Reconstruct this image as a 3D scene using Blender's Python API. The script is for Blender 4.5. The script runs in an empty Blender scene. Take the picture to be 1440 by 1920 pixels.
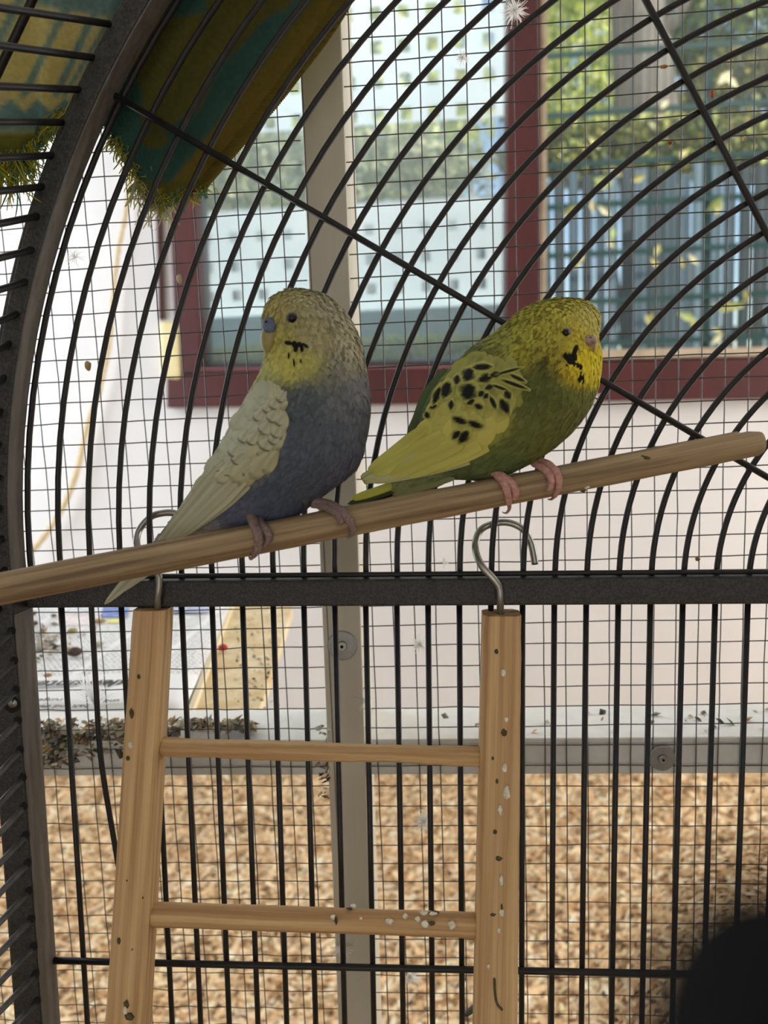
import bpy, math, random
import numpy as np
from mathutils import Matrix, Vector
from mathutils.bvhtree import BVHTree
random.seed(7); rng = np.random.default_rng(7)
scene = bpy.context.scene
COL = scene.collection

# ------------------------------------------------------------------ camera
H = 1.2                                    # height of the lens above the room floor
F = 1400.0                                 # focal length in pixels of the 1440x1920 frame
RW = np.array([[0.997017027, 0.067540843, -0.037353488],
               [-0.028682044, -0.125082128, -0.991731719],
               [-0.07165465, 0.989844784, -0.122771802]])   # world -> lens axes (right, down, forward)
CAM = np.array([0, 0, H])
cd = bpy.data.cameras.new('camera'); cam = bpy.data.objects.new('camera', cd); COL.objects.link(cam)
r_, d_, f_ = RW[0], RW[1], RW[2]
cam.matrix_world = Matrix(((r_[0], -d_[0], -f_[0], 0), (r_[1], -d_[1], -f_[1], 0), (r_[2], -d_[2], -f_[2], H), (0, 0, 0, 1)))
cd.sensor_fit = 'VERTICAL'; cd.sensor_height = 36; cd.sensor_width = 27; cd.lens = 36 * F / 1920
cd.clip_start = 0.005; cd.clip_end = 200
cd.dof.use_dof = True; cd.dof.focus_distance = 0.40; cd.dof.aperture_fstop = 8.0
scene.camera = cam

# ------------------------------------------------------------------ light and exposure
scene.view_settings.view_transform = 'Standard'; scene.view_settings.look = 'None'
scene.view_settings.gamma = 1; scene.view_settings.use_curve_mapping = False
scene.view_settings.exposure = 0.0
w = bpy.data.worlds.new('sky'); scene.world = w; w.use_nodes = True
nt = w.node_tree; bg = nt.nodes['Background']
sky = nt.nodes.new('ShaderNodeTexSky'); sky.sky_type = 'NISHITA'; sky.sun_disc = False
sky.sun_elevation = math.radians(42); sky.sun_rotation = math.radians(200); sky.air_density = 1.2; sky.dust_density = 2
nt.links.new(sky.outputs[0], bg.inputs[0]); bg.inputs[1].default_value = 0.26
def light(name, kind, loc, rot, energy, size=None, sy=None, color=(1, 1, 1)):
    l = bpy.data.lights.new(name, kind); o = bpy.data.objects.new(name, l); COL.objects.link(o)
    o.location = loc; o.rotation_euler = rot; l.energy = energy; l.color = color
    if size:
        l.shape = 'RECTANGLE'; l.size = size; l.size_y = sy or size
    return o
sun = light('sun', 'SUN', (0, 0, 8), (math.radians(54), 0, math.radians(58)), 6.5, color=(1, .95, .86)); sun.data.angle = math.radians(.6)
light('left_side_fill', 'AREA', (-1.93, 1.45, 1.6), (0, math.radians(-90), 0), 38, 1.9, 1.5, (.80, .90, 1))  # added side light for the far room, no window seen on this wall
light('right_side_fill', 'AREA', (2.83, 1.45, 1.6), (0, math.radians(90), 0), 74, 1.9, 1.5, (1, .97, .93))  # added like the left one, in front of a plain wall
light('front_fill', 'AREA', (-.1, -1.6, 1.02), (math.radians(90), 0, 0), 4.7, 1.5, 1.3, (1, .97, .9))  # added fill from behind the lens to brighten the cage, no lamp known

# ------------------------------------------------------------------ pixel / world helpers
def ray(px, py):
    return RW.T @ np.array([(px - 720) / F, (py - 960) / F, 1.0])
def at(px, py, dep): return CAM + ray(px, py) * dep
def atY(px, py, Y):
    r = ray(px, py); return CAM + r * (Y / r[1])
def atZ(px, py, Z):
    r = ray(px, py); return CAM + r * ((Z - H) / r[2])
def proj(P):
    c = (np.asarray(P) - CAM) @ RW.T
    return np.stack([720 + F * c[..., 0] / c[..., 2], 960 + F * c[..., 1] / c[..., 2]], -1), c[..., 2]
# cage frame (x along the back wall, y away from the lens, z up; origin on top of the rail)
CR = RW.T @ np.array([[0.998691541, 0.048314235, -0.016761284], [-0.011677572, -0.103645866, -0.99454571], [-0.049787953, 0.993440118, -0.102946057]])
CT = RW.T @ np.array([-0.180060249, 0.036219672, 0.414584529]) + CAM
MC = Matrix.Translation(CT) @ Matrix(CR.tolist()).to_4x4()
def c2w(P): return np.asarray(P) @ CR.T + CT
def atC(px, py, off=0.0):                 # on the plane off metres in front of the cage's back wall
    r = ray(px, py); n = CR[:, 1]
    return CAM + r * ((n @ (CT - CAM) - off) / (n @ r))
def depC(px, py, off=0.0): return (RW @ (atC(px, py, off) - CAM))[2]

def lin(c):
    c = np.asarray(c, float) / (255.0 if np.max(c) > 1 else 1.0)
    return np.where(c <= .04045, c / 12.92, ((c + .055) / 1.055) ** 2.4)
def hexc(*c): return tuple(lin(c)) + (1,)

# ------------------------------------------------------------------ materials
def mat(name, color=(.5, .5, .5, 1), rough=.6, metal=0, spec=.5, var=None, scale=20, bump=0, bscale=200, stretch=(1, 1, 1), attr=False, trans=0, detail=4, dim=1, grain=False):
    m = bpy.data.materials.new(name); m.use_nodes = True
    t = m.node_tree; N = t.nodes; L = t.links; b = N['Principled BSDF']
    b.inputs['Base Color'].default_value = color; b.inputs['Roughness'].default_value = rough
    b.inputs['Metallic'].default_value = metal; b.inputs['Specular IOR Level'].default_value = spec
    tc = N.new('ShaderNodeTexCoord'); mp = N.new('ShaderNodeMapping'); mp.inputs['Scale'].default_value = stretch
    if grain:
        ga = N.new('ShaderNodeAttribute'); ga.attribute_name = 'Grain'; L.new(ga.outputs['Vector'], mp.inputs[0])
    else: L.new(tc.outputs['Object'], mp.inputs[0])
    src = None
    if attr:
        a = N.new('ShaderNodeAttribute'); a.attribute_name = 'Col'; src = a.outputs['Color']
    if var is not None:
        n = N.new('ShaderNodeTexNoise'); n.inputs['Scale'].default_value = scale; n.inputs['Detail'].default_value = detail; n.inputs['Roughness'].default_value = .65
        L.new(mp.outputs[0], n.inputs['Vector'])
        rp = N.new('ShaderNodeMapRange'); rp.inputs[1].default_value = .35; rp.inputs[2].default_value = .65
        L.new(n.outputs['Fac'], rp.inputs[0])
        mx = N.new('ShaderNodeMix'); mx.data_type = 'RGBA'; L.new(rp.outputs[0], mx.inputs[0])
        if src is None: mx.inputs[6].default_value = color
        else: L.new(src, mx.inputs[6])
        mx.inputs[7].default_value = var
        if src is not None:
            mu = N.new('ShaderNodeMath'); mu.operation = 'MULTIPLY'; mu.inputs[1].default_value = .35; L.new(rp.outputs[0], mu.inputs[0]); L.new(mu.outputs[0], mx.inputs[0])
        src = mx.outputs[2]
    if src is not None and dim < 1:
        dm = N.new('ShaderNodeMix'); dm.data_type = 'RGBA'; dm.blend_type = 'MULTIPLY'; dm.inputs[0].default_value = 1; L.new(src, dm.inputs[6]); dm.inputs[7].default_value = (dim, dim, dim, 1); L.new(dm.outputs[2], b.inputs['Base Color'])
    elif src is not None: L.new(src, b.inputs['Base Color'])
    if bump:
        n2 = N.new('ShaderNodeTexNoise'); n2.inputs['Scale'].default_value = bscale; n2.inputs['Detail'].default_value = 3
        L.new(mp.outputs[0], n2.inputs['Vector'])
        bp = N.new('ShaderNodeBump'); bp.inputs['Strength'].default_value = bump; bp.inputs['Distance'].default_value = .001
        L.new(n2.outputs['Fac'], bp.inputs['Height']); L.new(bp.outputs[0], b.inputs['Normal'])
    if trans:
        tr = N.new('ShaderNodeBsdfTranslucent'); ms = N.new('ShaderNodeMixShader'); ms.inputs[0].default_value = trans
        if src is not None: L.new(src, tr.inputs[0])
        else: tr.inputs[0].default_value = color
        L.new(b.outputs[0], ms.inputs[1]); L.new(tr.outputs[0], ms.inputs[2]); L.new(ms.outputs[0], N['Material Output'].inputs[0])
    return m
M = dict(
    bar=mat('black_lacquered_wire', (.009, .0085, .008, 1), .45, spec=.35, var=(.018, .017, .016, 1), scale=120),
    frame=mat('hammered_black_paint', (.009, .009, .009, 1), .5, var=(.042, .041, .039, 1), scale=700, bump=.5, bscale=900, detail=2),
    frame_lit=mat('lit_grey_paint', (.10, .09, .078, 1), .6, var=(.17, .15, .125, 1), scale=200, stretch=(1, 1, .15)),  # inner faces catch light; that light is put into this paler colour
    hole=mat('dark_hole', (.004, .004, .004, 1), .9),
    steel=mat('zinc_steel', (.42, .41, .37, 1), .34, metal=.9, var=(.26, .26, .23, 1), scale=60),
    wire=mat('galvanised_wire', (.10, .10, .095, 1), .45, metal=.4, var=(.06, .06, .058, 1), scale=80),
    dowel=mat('grey_worn_dowel', hexc(176, 152, 116), .7, var=hexc(112, 90, 64), scale=260, stretch=(1, 1, .03), detail=4, grain=True, bump=.25, bscale=300),
    pine=mat('pine_wood', hexc(216, 182, 132), .65, var=hexc(172, 132, 86), scale=230, stretch=(1, 1, .012), detail=3, grain=True, bump=.15, bscale=200),
    pine2=mat('pine_wood_rail', hexc(216, 182, 132), .65, var=hexc(170, 130, 84), scale=260, stretch=(1, 1, .02), detail=3, grain=True, bump=.3, bscale=160),
    post=mat('grey_painted_post', hexc(206, 200, 182), .45, var=hexc(194, 188, 170), scale=30, stretch=(1, 1, .05)),
    beam=mat('white_painted_beam', hexc(228, 228, 222), .5, var=hexc(208, 206, 198), scale=25),
    wall=mat('white_plaster', (.80, .775, .76, 1), .85, var=(.74, .715, .70, 1), scale=2.2, bump=.15, bscale=60),
    ceil=mat('white_ceiling', (.8, .8, .79, 1), .9, var=(.74, .74, .73, 1), scale=3),
    floor=mat('floor_screed', (.36, .25, .14, 1), .9, var=(.25, .16, .08, 1), scale=40),
    maroon=mat('maroon_window_paint', hexc(84, 34, 33), .45, var=hexc(70, 27, 28), scale=6, stretch=(1, 1, .3)),
    tan=mat('tan_sill', hexc(196, 178, 152), .6, var=hexc(170, 152, 128), scale=20),
    gasket=mat('dark_gasket', (.06, .06, .065, 1), .6),
    paleyel=mat('pale_yellow_plastic', hexc(232, 218, 166), .5, var=hexc(222, 206, 150), scale=10),
    rope=mat('yellow_rope', hexc(226, 206, 160), .9, var=hexc(190, 160, 110), scale=120),
    fluff=mat('white_down', (.88, .88, .86, 1), .9, trans=.85),
    eye=mat('black_eye', (.003, .003, .004, 1), .12, spec=.35),
    attr=mat('plumage_colour', rough=.85, spec=.15, attr=True),
    attrt=mat('feather_colour', rough=.7, spec=.25, attr=True, trans=.18),
    scaly=mat('scaly_foot', hexc(150, 128, 122), .7, var=hexc(112, 94, 90), scale=700, bump=.6, bscale=1200),
    pinkfoot=mat('pink_foot', hexc(206, 160, 146), .6, var=hexc(178, 128, 116), scale=600, bump=.5, bscale=1200),
    claw=mat('claw', hexc(150, 120, 110), .35),
    vcol=mat('mixed_debris', rough=.8, attr=True, trans=.1),
    chips=mat('wood_chip', rough=.85, attr=True),
    leaf=mat('leaf', rough=.5, attr=True, trans=.35),
    bark=mat('grey_bark', (.22, .2, .17, 1), .9, var=(.12, .1, .08, 1), scale=12, stretch=(1, 1, .2), bump=.8, bscale=20),
    green=mat('dark_green_fence_paint', (.006, .040, .036, 1), .6, spec=.2),
    boards=mat('blue_grey_boards', rough=.7, attr=True, var=(.12, .16, .2, 1), scale=8, stretch=(1, 1, .1)),
    screen=mat('pale_perforated_metal', (.80, .87, .88, 1), .6, var=(.64, .73, .76, 1), scale=1.5),
    grass=mat('garden_soil', (.12, .13, .05, 1), .9, var=(.2, .2, .06, 1), scale=6),
    bar_grey=mat('worn_grey_wire', (.055, .055, .055, 1), .5, var=(.12, .12, .118, 1), scale=160, bump=.3, bscale=300),
    black=mat('matte_black', (.004, .004, .004, 1), .9, spec=.1),
    washer=mat('washer_steel', (.33, .33, .31, 1), .38, metal=.7, var=(.25, .25, .24, 1), scale=200),
    dropping=mat('dropping', hexc(244, 242, 228), .8, var=hexc(200, 192, 166), scale=400),
    darkdrop=mat('dark_dropping', hexc(62, 56, 36), .8, var=hexc(92, 88, 52), scale=500),
)
def glass(name, haze):
    m = bpy.data.materials.new(name); m.use_nodes = True; t = m.node_tree; N = t.nodes; L = t.links
    N.remove(N['Principled BSDF'])
    tr = N.new('ShaderNodeBsdfTransparent'); gl = N.new('ShaderNodeBsdfGlossy'); gl.inputs['Roughness'].default_value = .05
    tr.inputs[0].default_value = (.96, .98, .98, 1)
    fr = N.new('ShaderNodeFresnel'); mx = N.new('ShaderNodeMixShader'); L.new(fr.outputs[0], mx.inputs[0])
    df = N.new('ShaderNodeBsdfTranslucent'); df.inputs[0].default_value = (.86, .95, .97, 1)
    m2 = N.new('ShaderNodeMixShader'); m2.inputs[0].default_value = haze; L.new(tr.outputs[0], m2.inputs[1]); L.new(df.outputs[0], m2.inputs[2])
    L.new(m2.outputs[0], mx.inputs[1]); L.new(gl.outputs[0], mx.inputs[2]); L.new(mx.outputs[0], N['Material Output'].inputs[0])
    return m
M['glass'] = glass('clear_glass', .0); M['haze'] = glass('hazy_glass', .22)

# ------------------------------------------------------------------ mesh helpers
WM = {}
def thing(name, label=None, cat=None, loc=(0, 0, 0), group=None, matrix=None, kind=None):
    o = bpy.data.objects.new(name, None); COL.objects.link(o); o.empty_display_size = .01
    mw = matrix or Matrix.Translation(Vector(loc)); o.matrix_world = mw; WM[o.name] = mw.copy()
    tag(o, label, cat, group, kind); return o
def tag(o, label=None, cat=None, group=None, kind=None):
    if label: o['label'] = label
    if cat: o['category'] = cat
    if group: o['group'] = group
    if kind: o['kind'] = kind
    return o
def mk(name, V, Fc, m, parent=None, smooth=True, cols=None, normals=None, label=None, cat=None, group=None, kind=None, grain=None):
    V = np.asarray(V, float)
    if parent is not None: mw = WM[parent.name]
    else:
        lo = V.min(0); hi = V.max(0); mw = Matrix.Translation(Vector(((lo[0] + hi[0]) / 2, (lo[1] + hi[1]) / 2, lo[2])))
    inv = np.array(mw.inverted()); Vl = V @ inv[:3, :3].T + inv[:3, 3]
    me = bpy.data.meshes.new(name)
    me.from_pydata(Vl.tolist(), [], [list(map(int, f)) for f in Fc]); me.update()
    if smooth: me.shade_smooth()
    me.materials.append(m if not isinstance(m, str) else M[m])
    if cols is not None:
        a = me.color_attributes.new('Col', 'FLOAT_COLOR', 'POINT')
        c = np.ones((len(V), 4), np.float32); c[:, :3] = cols; a.data.foreach_set('color', c.ravel())
    if grain is not None:
        ga = me.attributes.new('Grain', 'FLOAT_VECTOR', 'POINT'); ga.data.foreach_set('vector', np.asarray(grain, np.float32).ravel())
    if normals is not None:
        nn = np.asarray(normals) @ inv[:3, :3].T
        me.normals_split_custom_set_from_vertices(nn.tolist())
    o = bpy.data.objects.new(name, me); COL.objects.link(o)
    if parent is not None: o.parent = parent; WM[o.name] = mw.copy()
    else: o.matrix_world = mw; WM[o.name] = mw.copy()
    return tag(o, label, cat, group, kind)
class MB:
    def __init__(s): s.v = []; s.f = []; s.c = []; s.n = 0
    def add(s, V, Fc, col=None):
        V = np.asarray(V, float); s.v.append(V); s.f += [[i + s.n for i in f] for f in Fc]; s.n += len(V)
        if col is not None: s.c.append(np.broadcast_to(np.asarray(col, float), (len(V), 3)))
    def build(s, name, m, parent=None, **k):
        return mk(name, np.concatenate(s.v), s.f, m, parent, cols=np.concatenate(s.c) if s.c else None, **k)
def tube(P, R, n=8, cap=True, twist=None):
    P = np.asarray(P, float); k = len(P); R = np.broadcast_to(np.asarray(R, float), (k,))
    T = np.gradient(P, axis=0); T /= np.linalg.norm(T, axis=1)[:, None] + 1e-12
    u = np.cross(T[0], [0, 0, 1.0])
    if np.linalg.norm(u) < .1: u = np.cross(T[0], [0, 1.0, 0])
    u /= np.linalg.norm(u); V = []
    for i in range(k):
        u = u - T[i] * (u @ T[i]); u /= np.linalg.norm(u); v = np.cross(T[i], u)
        a = np.arange(n) * 2 * math.pi / n
        V.append(P[i] + R[i] * (np.cos(a)[:, None] * u + np.sin(a)[:, None] * v))
    V = np.concatenate(V); Fc = [[i * n + j, i * n + (j + 1) % n, (i + 1) * n + (j + 1) % n, (i + 1) * n + j] for i in range(k - 1) for j in range(n)]
    if cap: Fc += [list(range(n))[::-1], [(k - 1) * n + j for j in range(n)]]
    return V, Fc
BF = [[0, 3, 2, 1], [4, 5, 6, 7], [0, 1, 5, 4], [1, 2, 6, 5], [2, 3, 7, 6], [3, 0, 4, 7]]
def boxv(x0, x1, y0, y1, z0, z1):
    return np.array([[x0, y0, z0], [x1, y0, z0], [x1, y1, z0], [x0, y1, z0], [x0, y0, z1], [x1, y0, z1], [x1, y1, z1], [x0, y1, z1]])
def prism(front, back):                    # two quads (4 pts each, same order) joined into a block
    return np.concatenate([front, back]), [[0, 1, 2, 3], [7, 6, 5, 4], [0, 4, 5, 1], [1, 5, 6, 2], [2, 6, 7, 3], [3, 7, 4, 0]]
def bevel(o, wdt, seg=2):
    b = o.modifiers.new('bevel', 'BEVEL'); b.width = wdt; b.segments = seg; b.limit_method = 'ANGLE'; return o
def catmull(P, n):
    P = np.asarray(P, float); k = len(P); out = []
    for t in np.linspace(0, k - 1, n):
        i = min(int(t), k - 2); u = t - i
        p0 = P[max(i - 1, 0)]; p1 = P[i]; p2 = P[i + 1]; p3 = P[min(i + 2, k - 1)]
        out.append(.5 * ((2 * p1) + (p2 - p0) * u + (2 * p0 - 5 * p1 + 4 * p2 - p3) * u * u + (3 * p1 - p0 - 3 * p2 + p3) * u ** 3))
    return np.array(out)
def quadgrid(nr, nc): return [[i * nc + j, i * nc + j + 1, (i + 1) * nc + j + 1, (i + 1) * nc + j] for i in range(nr - 1) for j in range(nc - 1)]
def blob(c, r, n=8, m=6, jit=0):           # small ellipsoid
    V = []; 
    for i in range(m + 1):
        th = math.pi * i / m
        for j in range(n):
            ph = 2 * math.pi * j / n; V.append([math.sin(th) * math.cos(ph), math.sin(th) * math.sin(ph), math.cos(th)])
    V = np.array(V) * (1 + jit * rng.uniform(-1, 1, (len(V), 1)))
    Fc = [[i * n + j, (i + 1) * n + j, (i + 1) * n + (j + 1) % n, i * n + (j + 1) % n] for i in range(m) for j in range(n)]
    return V * np.asarray(r) + np.asarray(c), Fc

# ================================================================== the room
YW = 2.45                                  # the window wall
YM = 0.461                                 # the wire mesh partition
X0, X1, YF, ZC = -2.0, 2.9, -2.2, 2.9
YB = YW + .16
mk('floor', boxv(X0, X1, YF, YB, -.05, 0), BF, 'floor', smooth=False, kind='structure')
mk('ceiling', boxv(X0, X1, YF, YB, ZC, ZC + .05), BF, 'ceil', smooth=False, kind='structure')
mk('wall_left', boxv(X0 - .1, X0, YF, YB, -.05, ZC), BF, 'wall', smooth=False, kind='structure')
mk('wall_right', boxv(X1, X1 + .1, YF, YB, -.05, ZC), BF, 'wall', smooth=False, kind='structure')
mk('wall_front', boxv(X0, X1, YF - .1, YF, -.05, ZC), BF, 'wall', smooth=False, kind='structure')
wb = MB()                                  # window wall with its opening
wx0 = atY(345, 700, YW)[0]; wx1 = atY(1700, 700, YW)[0]; wz0 = atY(700, 735, YW)[2]; wz1 = 2.78
for b in ((X0, wx0, 0, ZC), (wx1, X1, 0, ZC), (wx0, wx1, 0, wz0), (wx0, wx1, wz1, ZC)):
    wb.add(boxv(b[0], b[1], YW, YB, b[2], b[3]), BF)
wb.build('wall_back', 'wall', smooth=False, kind='structure')
zb = atY(300, 1432, YW - .012)[2]
bevel(mk('baseboard_back', boxv(X0, X1, YW - .014, YW, 0, max(zb, .03)), BF, 'beam', smooth=False, kind='structure'), .003)

win = thing('window_1', loc=atY(700, 735, YW), kind='structure')
def wbar(name, q, m, y0=-.045, y1=.10, par=win):
    fr = np.array([atY(x, y, YW + y0) for x, y in q]); bk = fr.copy(); bk[:, 1] = YW + y1
    V, Fc = prism(fr, bk); return bevel(mk(name, V, Fc, m, par, smooth=False), .004)
wbar('frame_bottom', [(312, 765), (1760, 742), (1760, 664), (312, 698)], 'maroon')
wbar('frame_left', [(331, 705), (376, 705), (340, -300), (286, -300)], 'maroon')
wbar('frame_left', [(297, 600), (305, 600), (285, -300), (272, -300)], 'maroon', -.02, .0)
wbar('frame_mullion', [(948, 700), (1013, 700), (1013, -300), (956, -300)], 'maroon')
wbar('mullion_edge_strip', [(1012, 690), (1024, 690), (1027, -300), (1014, -300)], 'tan', -.02, .08)
wbar('frame_right', [(1690, 700), (1760, 700), (1790, -300), (1720, -300)], 'maroon')
wbar('sill_strip', [(1012, 676), (1760, 662), (1760, 645), (1012, 657)], 'tan', -.035, .12)
wbar('glass_gasket', [(378, 688), (950, 682), (950, 674), (378, 678)], 'gasket', -.02, .03)
wbar('frame_lit_edge', [(372, 694), (950, 689), (950, 684), (372, 690)], mat('maroon_lit_edge', hexc(150, 100, 104), .4), -.05, .0)  # lit top edge of the frame, its light put into a paler maroon
p = np.array([atY(x, y, YW + .02) for x, y in [(372, 690), (955, 686), (955, -260), (345, -260)]]); q = p.copy(); q[:, 1] += .005
mk('pane', *prism(p, q), 'haze', win, smooth=False, label='hazy left window pane')
p = np.array([atY(x, y, YW + .03) for x, y in [(1022, 668), (1700, 655), (1725, -260), (1022, -260)]]); q = p.copy(); q[:, 1] += .005
mk('pane', *prism(p, q), 'glass', win, smooth=False, label='clear right window pane')

# yellow box and rope on the wall left of the window
p = np.array([atY(x, y, YW - .05) for x, y in [(298, 712), (342, 716), (337, 602), (296, 600)]]); q = p.copy(); q[:, 1] = YW
bevel(mk('strap_box', *prism(p, q), 'paleyel', smooth=False, label='pale yellow plastic box on the white wall left of the window', cat='box'), .02, 4)
rp_ = [(243, 330), (236, 400), (222, 470), (212, 560), (206, 640), (190, 720), (166, 790), (148, 870), (128, 930), (98, 985), (62, 1032)]
P = catmull([atY(x, y, YW - .03 - .002 * i) for i, (x, y) in enumerate([(250, 200)] + rp_)], 90)
rr = .0075 + .0025 * np.abs(np.sin(np.arange(90) * 1.1)); rr[:50] *= .75
mk('rope', *tube(P, rr, 8), 'rope', label='pale yellow rope hanging in a slant on the white wall at far left', cat='rope')

# ------------------------------------------------------------------ bedding of wood chips
def chip_field(n, xr, yr):
    mb = MB(); pal = lin([(242, 214, 172), (228, 194, 148), (208, 170, 122), (248, 228, 196), (176, 136, 96)])
    V = np.zeros((n, 6, 3)); C = np.zeros((n, 6, 3)); 
    cx = rng.uniform(*xr, n); cy = rng.uniform(*yr, n); a = rng.normal(.5, .7, n); L = rng.uniform(.010, .025, n); W = rng.uniform(.003, .0065, n)
    tl = rng.normal(0, .35, n); z = rng.uniform(.004, .016, n) + .004 * np.sin(cx * 9) * np.sin(cy * 7); rl = rng.normal(0, .5, n)
    ux = np.stack([np.cos(a) * np.cos(tl), np.sin(a) * np.cos(tl), np.sin(tl)], 1); s = np.stack([-np.sin(a) * np.cos(rl), np.cos(a) * np.cos(rl), np.sin(rl)], 1)
    c = np.stack([cx, cy, z], 1); up = np.array([0, 0, 1.0])
    for k, (i, j, h) in enumerate([(-1, -1, 0), (-1, 1, 0), (0, 1, .002), (0, -1, .002), (1, -1, 0), (1, 1, 0)]):
        V[:, k] = c + ux * (L * i)[:, None] + s * (W * j)[:, None] + up * h
    V[:, :, 2] = np.maximum(V[:, :, 2], .001)
    C[:] = (pal[rng.choice(5, n, p=[.3, .3, .2, .12, .08])] * rng.uniform(.8, 1.15, (n, 1)))[:, None, :]
    b = np.arange(n)[:, None] * 6
    Fc = np.concatenate([b + [0, 3, 2, 1], b + [3, 4, 5, 2]])
    return V.reshape(-1, 3), Fc.tolist(), np.minimum(C.reshape(-1, 3), .9)
V, Fc, C = chip_field(60000, (-1.4, 1.9), (1.15, YW - .02))
mk('wood_chips', V, Fc, 'chips', smooth=False, cols=C, label='loose beige wood chip bedding covering the floor behind the mesh', cat='bedding', kind='stuff')

# ================================================================== the garden outside
GZ = 1.22
mk('ground', boxv(-6, 14, YB, 16, GZ - .3, GZ), BF, 'grass', smooth=False, kind='structure')
def leaves(n, c, r, pal, size, hollow=.5):
    d = rng.normal(size=(n, 3)); d /= np.linalg.norm(d, axis=1)[:, None]
    c = np.asarray(c) + d * (rng.uniform(hollow, 1, n) ** .6)[:, None] * np.asarray(r)
    u = rng.normal(size=(n, 3)); u /= np.linalg.norm(u, axis=1)[:, None]
    v = np.cross(u, rng.normal(size=(n, 3))); v /= np.linalg.norm(v, axis=1)[:, None]
    s = (rng.uniform(.6, 1.3, n) * size)[:, None]
    V = np.stack([c - u * s, c + v * s * .5 - u * s * .1, c + u * s, c - v * s * .5 - u * s * .1], 1)
    C = np.repeat(lin(pal)[rng.integers(0, len(pal), n)] * rng.uniform(.7, 1.2, (n, 1)), 4, 0)
    return V.reshape(-1, 3), (np.arange(n)[:, None] * 4 + [0, 1, 2, 3]).tolist(), np.minimum(C, .9)
YEL = [(238, 244, 150), (222, 234, 126), (246, 244, 176), (186, 208, 104)]
OLV = [(120, 132, 70), (150, 150, 84), (96, 110, 66), (188, 176, 96), (84, 88, 62)]
GRN = [(116, 146, 70), (86, 118, 60), (160, 176, 90)]
def bush(px, py, Y, r, n, pal, size, label, name='bush'):
    c = atY(px, py, Y); t = thing(name, label, 'bush', (c[0], c[1], GZ))
    V, Fc, C = leaves(n, c, r, pal, size); mk('foliage', V, Fc, 'leaf', t, smooth=False, cols=C, kind='stuff')
    for k in range(3):
        b = np.array([c[0] + .1 * (k - 1), c[1], GZ - .02]); e = c + np.array([.3 * (k - 1) * r[0], 0, .2 * r[2]])
        mk('stem', *tube(catmull([b, (b + e) / 2 + [.05, 0, 0], e], 8), np.linspace(.03, .01, 8), 6), 'bark', t)
    return t
bush(1090, 130, 7.9, (.62, .5, .95), 5200, YEL, .05, 'bright yellow-green bush behind the green fence beside the window mullion')
bush(1400, 40, 8.2, (.9, .5, .7), 4200, GRN, .06, 'green leafy bush high up at the right behind the fence')
bush(1400, 215, 7.5, (.75, .3, .6), 3600, OLV, .055, 'olive bush with dry leaves behind the fence right of the tree trunk')
bush(1200, 285, 6.33, (1.15, .09, .28), 4200, OLV + YEL[:1], .05, 'low olive bush with yellowing leaves under the bright bush')
bush(560, 190, 6.6, (1.7, .4, 1.2), 9000, [(244, 244, 176), (232, 238, 150), (226, 230, 170), (200, 214, 130)], .06, 'pale green hedge bush behind the perforated screen in the left pane')
bush(560, 350, 5.9, (1.5, .3, .42), 3800, [(190, 190, 150), (170, 176, 140), (214, 214, 170), (150, 156, 126)], .05, 'low dull hedge bush seen between the two perforated panels')
tt = thing('tree', 'grey tree trunk standing behind the green fence in the right pane', 'tree', (atY(1225, 300, 6.9)[0], 6.9, GZ))
b = atY(1225, 300, 6.9)
mk('trunk', *tube(catmull([[b[0] + .1, 6.9, GZ - .05], [b[0], 6.9, 3.0], atY(1200, 60, 6.9), atY(1195, -200, 6.9)], 14), np.linspace(.32, .2, 14), 14), 'bark', tt)
mk('branch', *tube(catmull([atY(1205, 100, 6.9), atY(1275, 20, 6.7), atY(1330, -120, 6.6)], 8), np.linspace(.08, .03, 8), 8), 'bark', tt)
V, Fc, C = leaves(3500, atY(1200, -420, 6.9), (1.5, .6, .6), GRN + YEL, .07); mk('foliage', V, Fc, 'leaf', tt, smooth=False, cols=C, kind='stuff')
# blue grey board fence far behind
bf = thing('board_fence', 'blue grey fence of upright boards behind the green wire fence', 'fence', (atY(1230, 500, 6.1)[0], 6.1, GZ))
x = atY(960, 500, 6.1)[0]; i = 0; xe = atY(1700, 500, 6.1)[0]; zt = atY(1200, 318, 6.1)[2]
while x < xe:
    wd = random.uniform(.075, .11); cc = lin(random.choice([(84, 106, 118), (66, 88, 100), (102, 124, 136), (48, 68, 78), (34, 46, 50), (30, 40, 38)]))
    V = boxv(x, x + wd, 6.1, 6.125, GZ, zt + random.uniform(-.06, .06)); mk('board', V, BF, 'boards', bf, smooth=False, cols=np.tile(cc, (8, 1))); x += wd + random.uniform(.012, .03); i += 1
mk('back_rail', boxv(atY(960, 500, 6.1)[0], xe, 6.126, 6.16, GZ + .5, GZ + .6), BF, 'boards', bf, smooth=False, cols=np.tile(lin((60, 70, 76)), (8, 1)))
# dark green double-wire fence
YG = 5.2
gf = thing('wire_fence', 'dark green double wire garden fence in the right window pane', 'fence', (atY(1230, 500, YG)[0], YG, GZ))
xa, xb = atY(940, 400, YG)[0], atY(1720, 400, YG)[0]; ztop = atY(1200, 20, YG)[2]
for py in (92, 205, 300, 378, 470, 560, 640):
    z = atY(1230, py, YG)[2]; mk('horizontal_rail', boxv(xa, xb, YG - .012, YG - .002, z - .018, z + .018), BF, 'green', gf, smooth=False)
mb = MB()
for x in np.arange(xa, xb, .05): mb.add(*tube([[x, YG, GZ], [x, YG, ztop]], .0042, 5))
mb.build('vertical_wires', 'green', gf, kind='stuff')
for px in (1015, 1330, 1660):
    x = atY(px, 300, YG)[0]; mk('fence_post', boxv(x - .022, x + .022, YG + .005, YG + .045, GZ - .1, ztop + .03), BF, 'green', gf, smooth=False)
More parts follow.
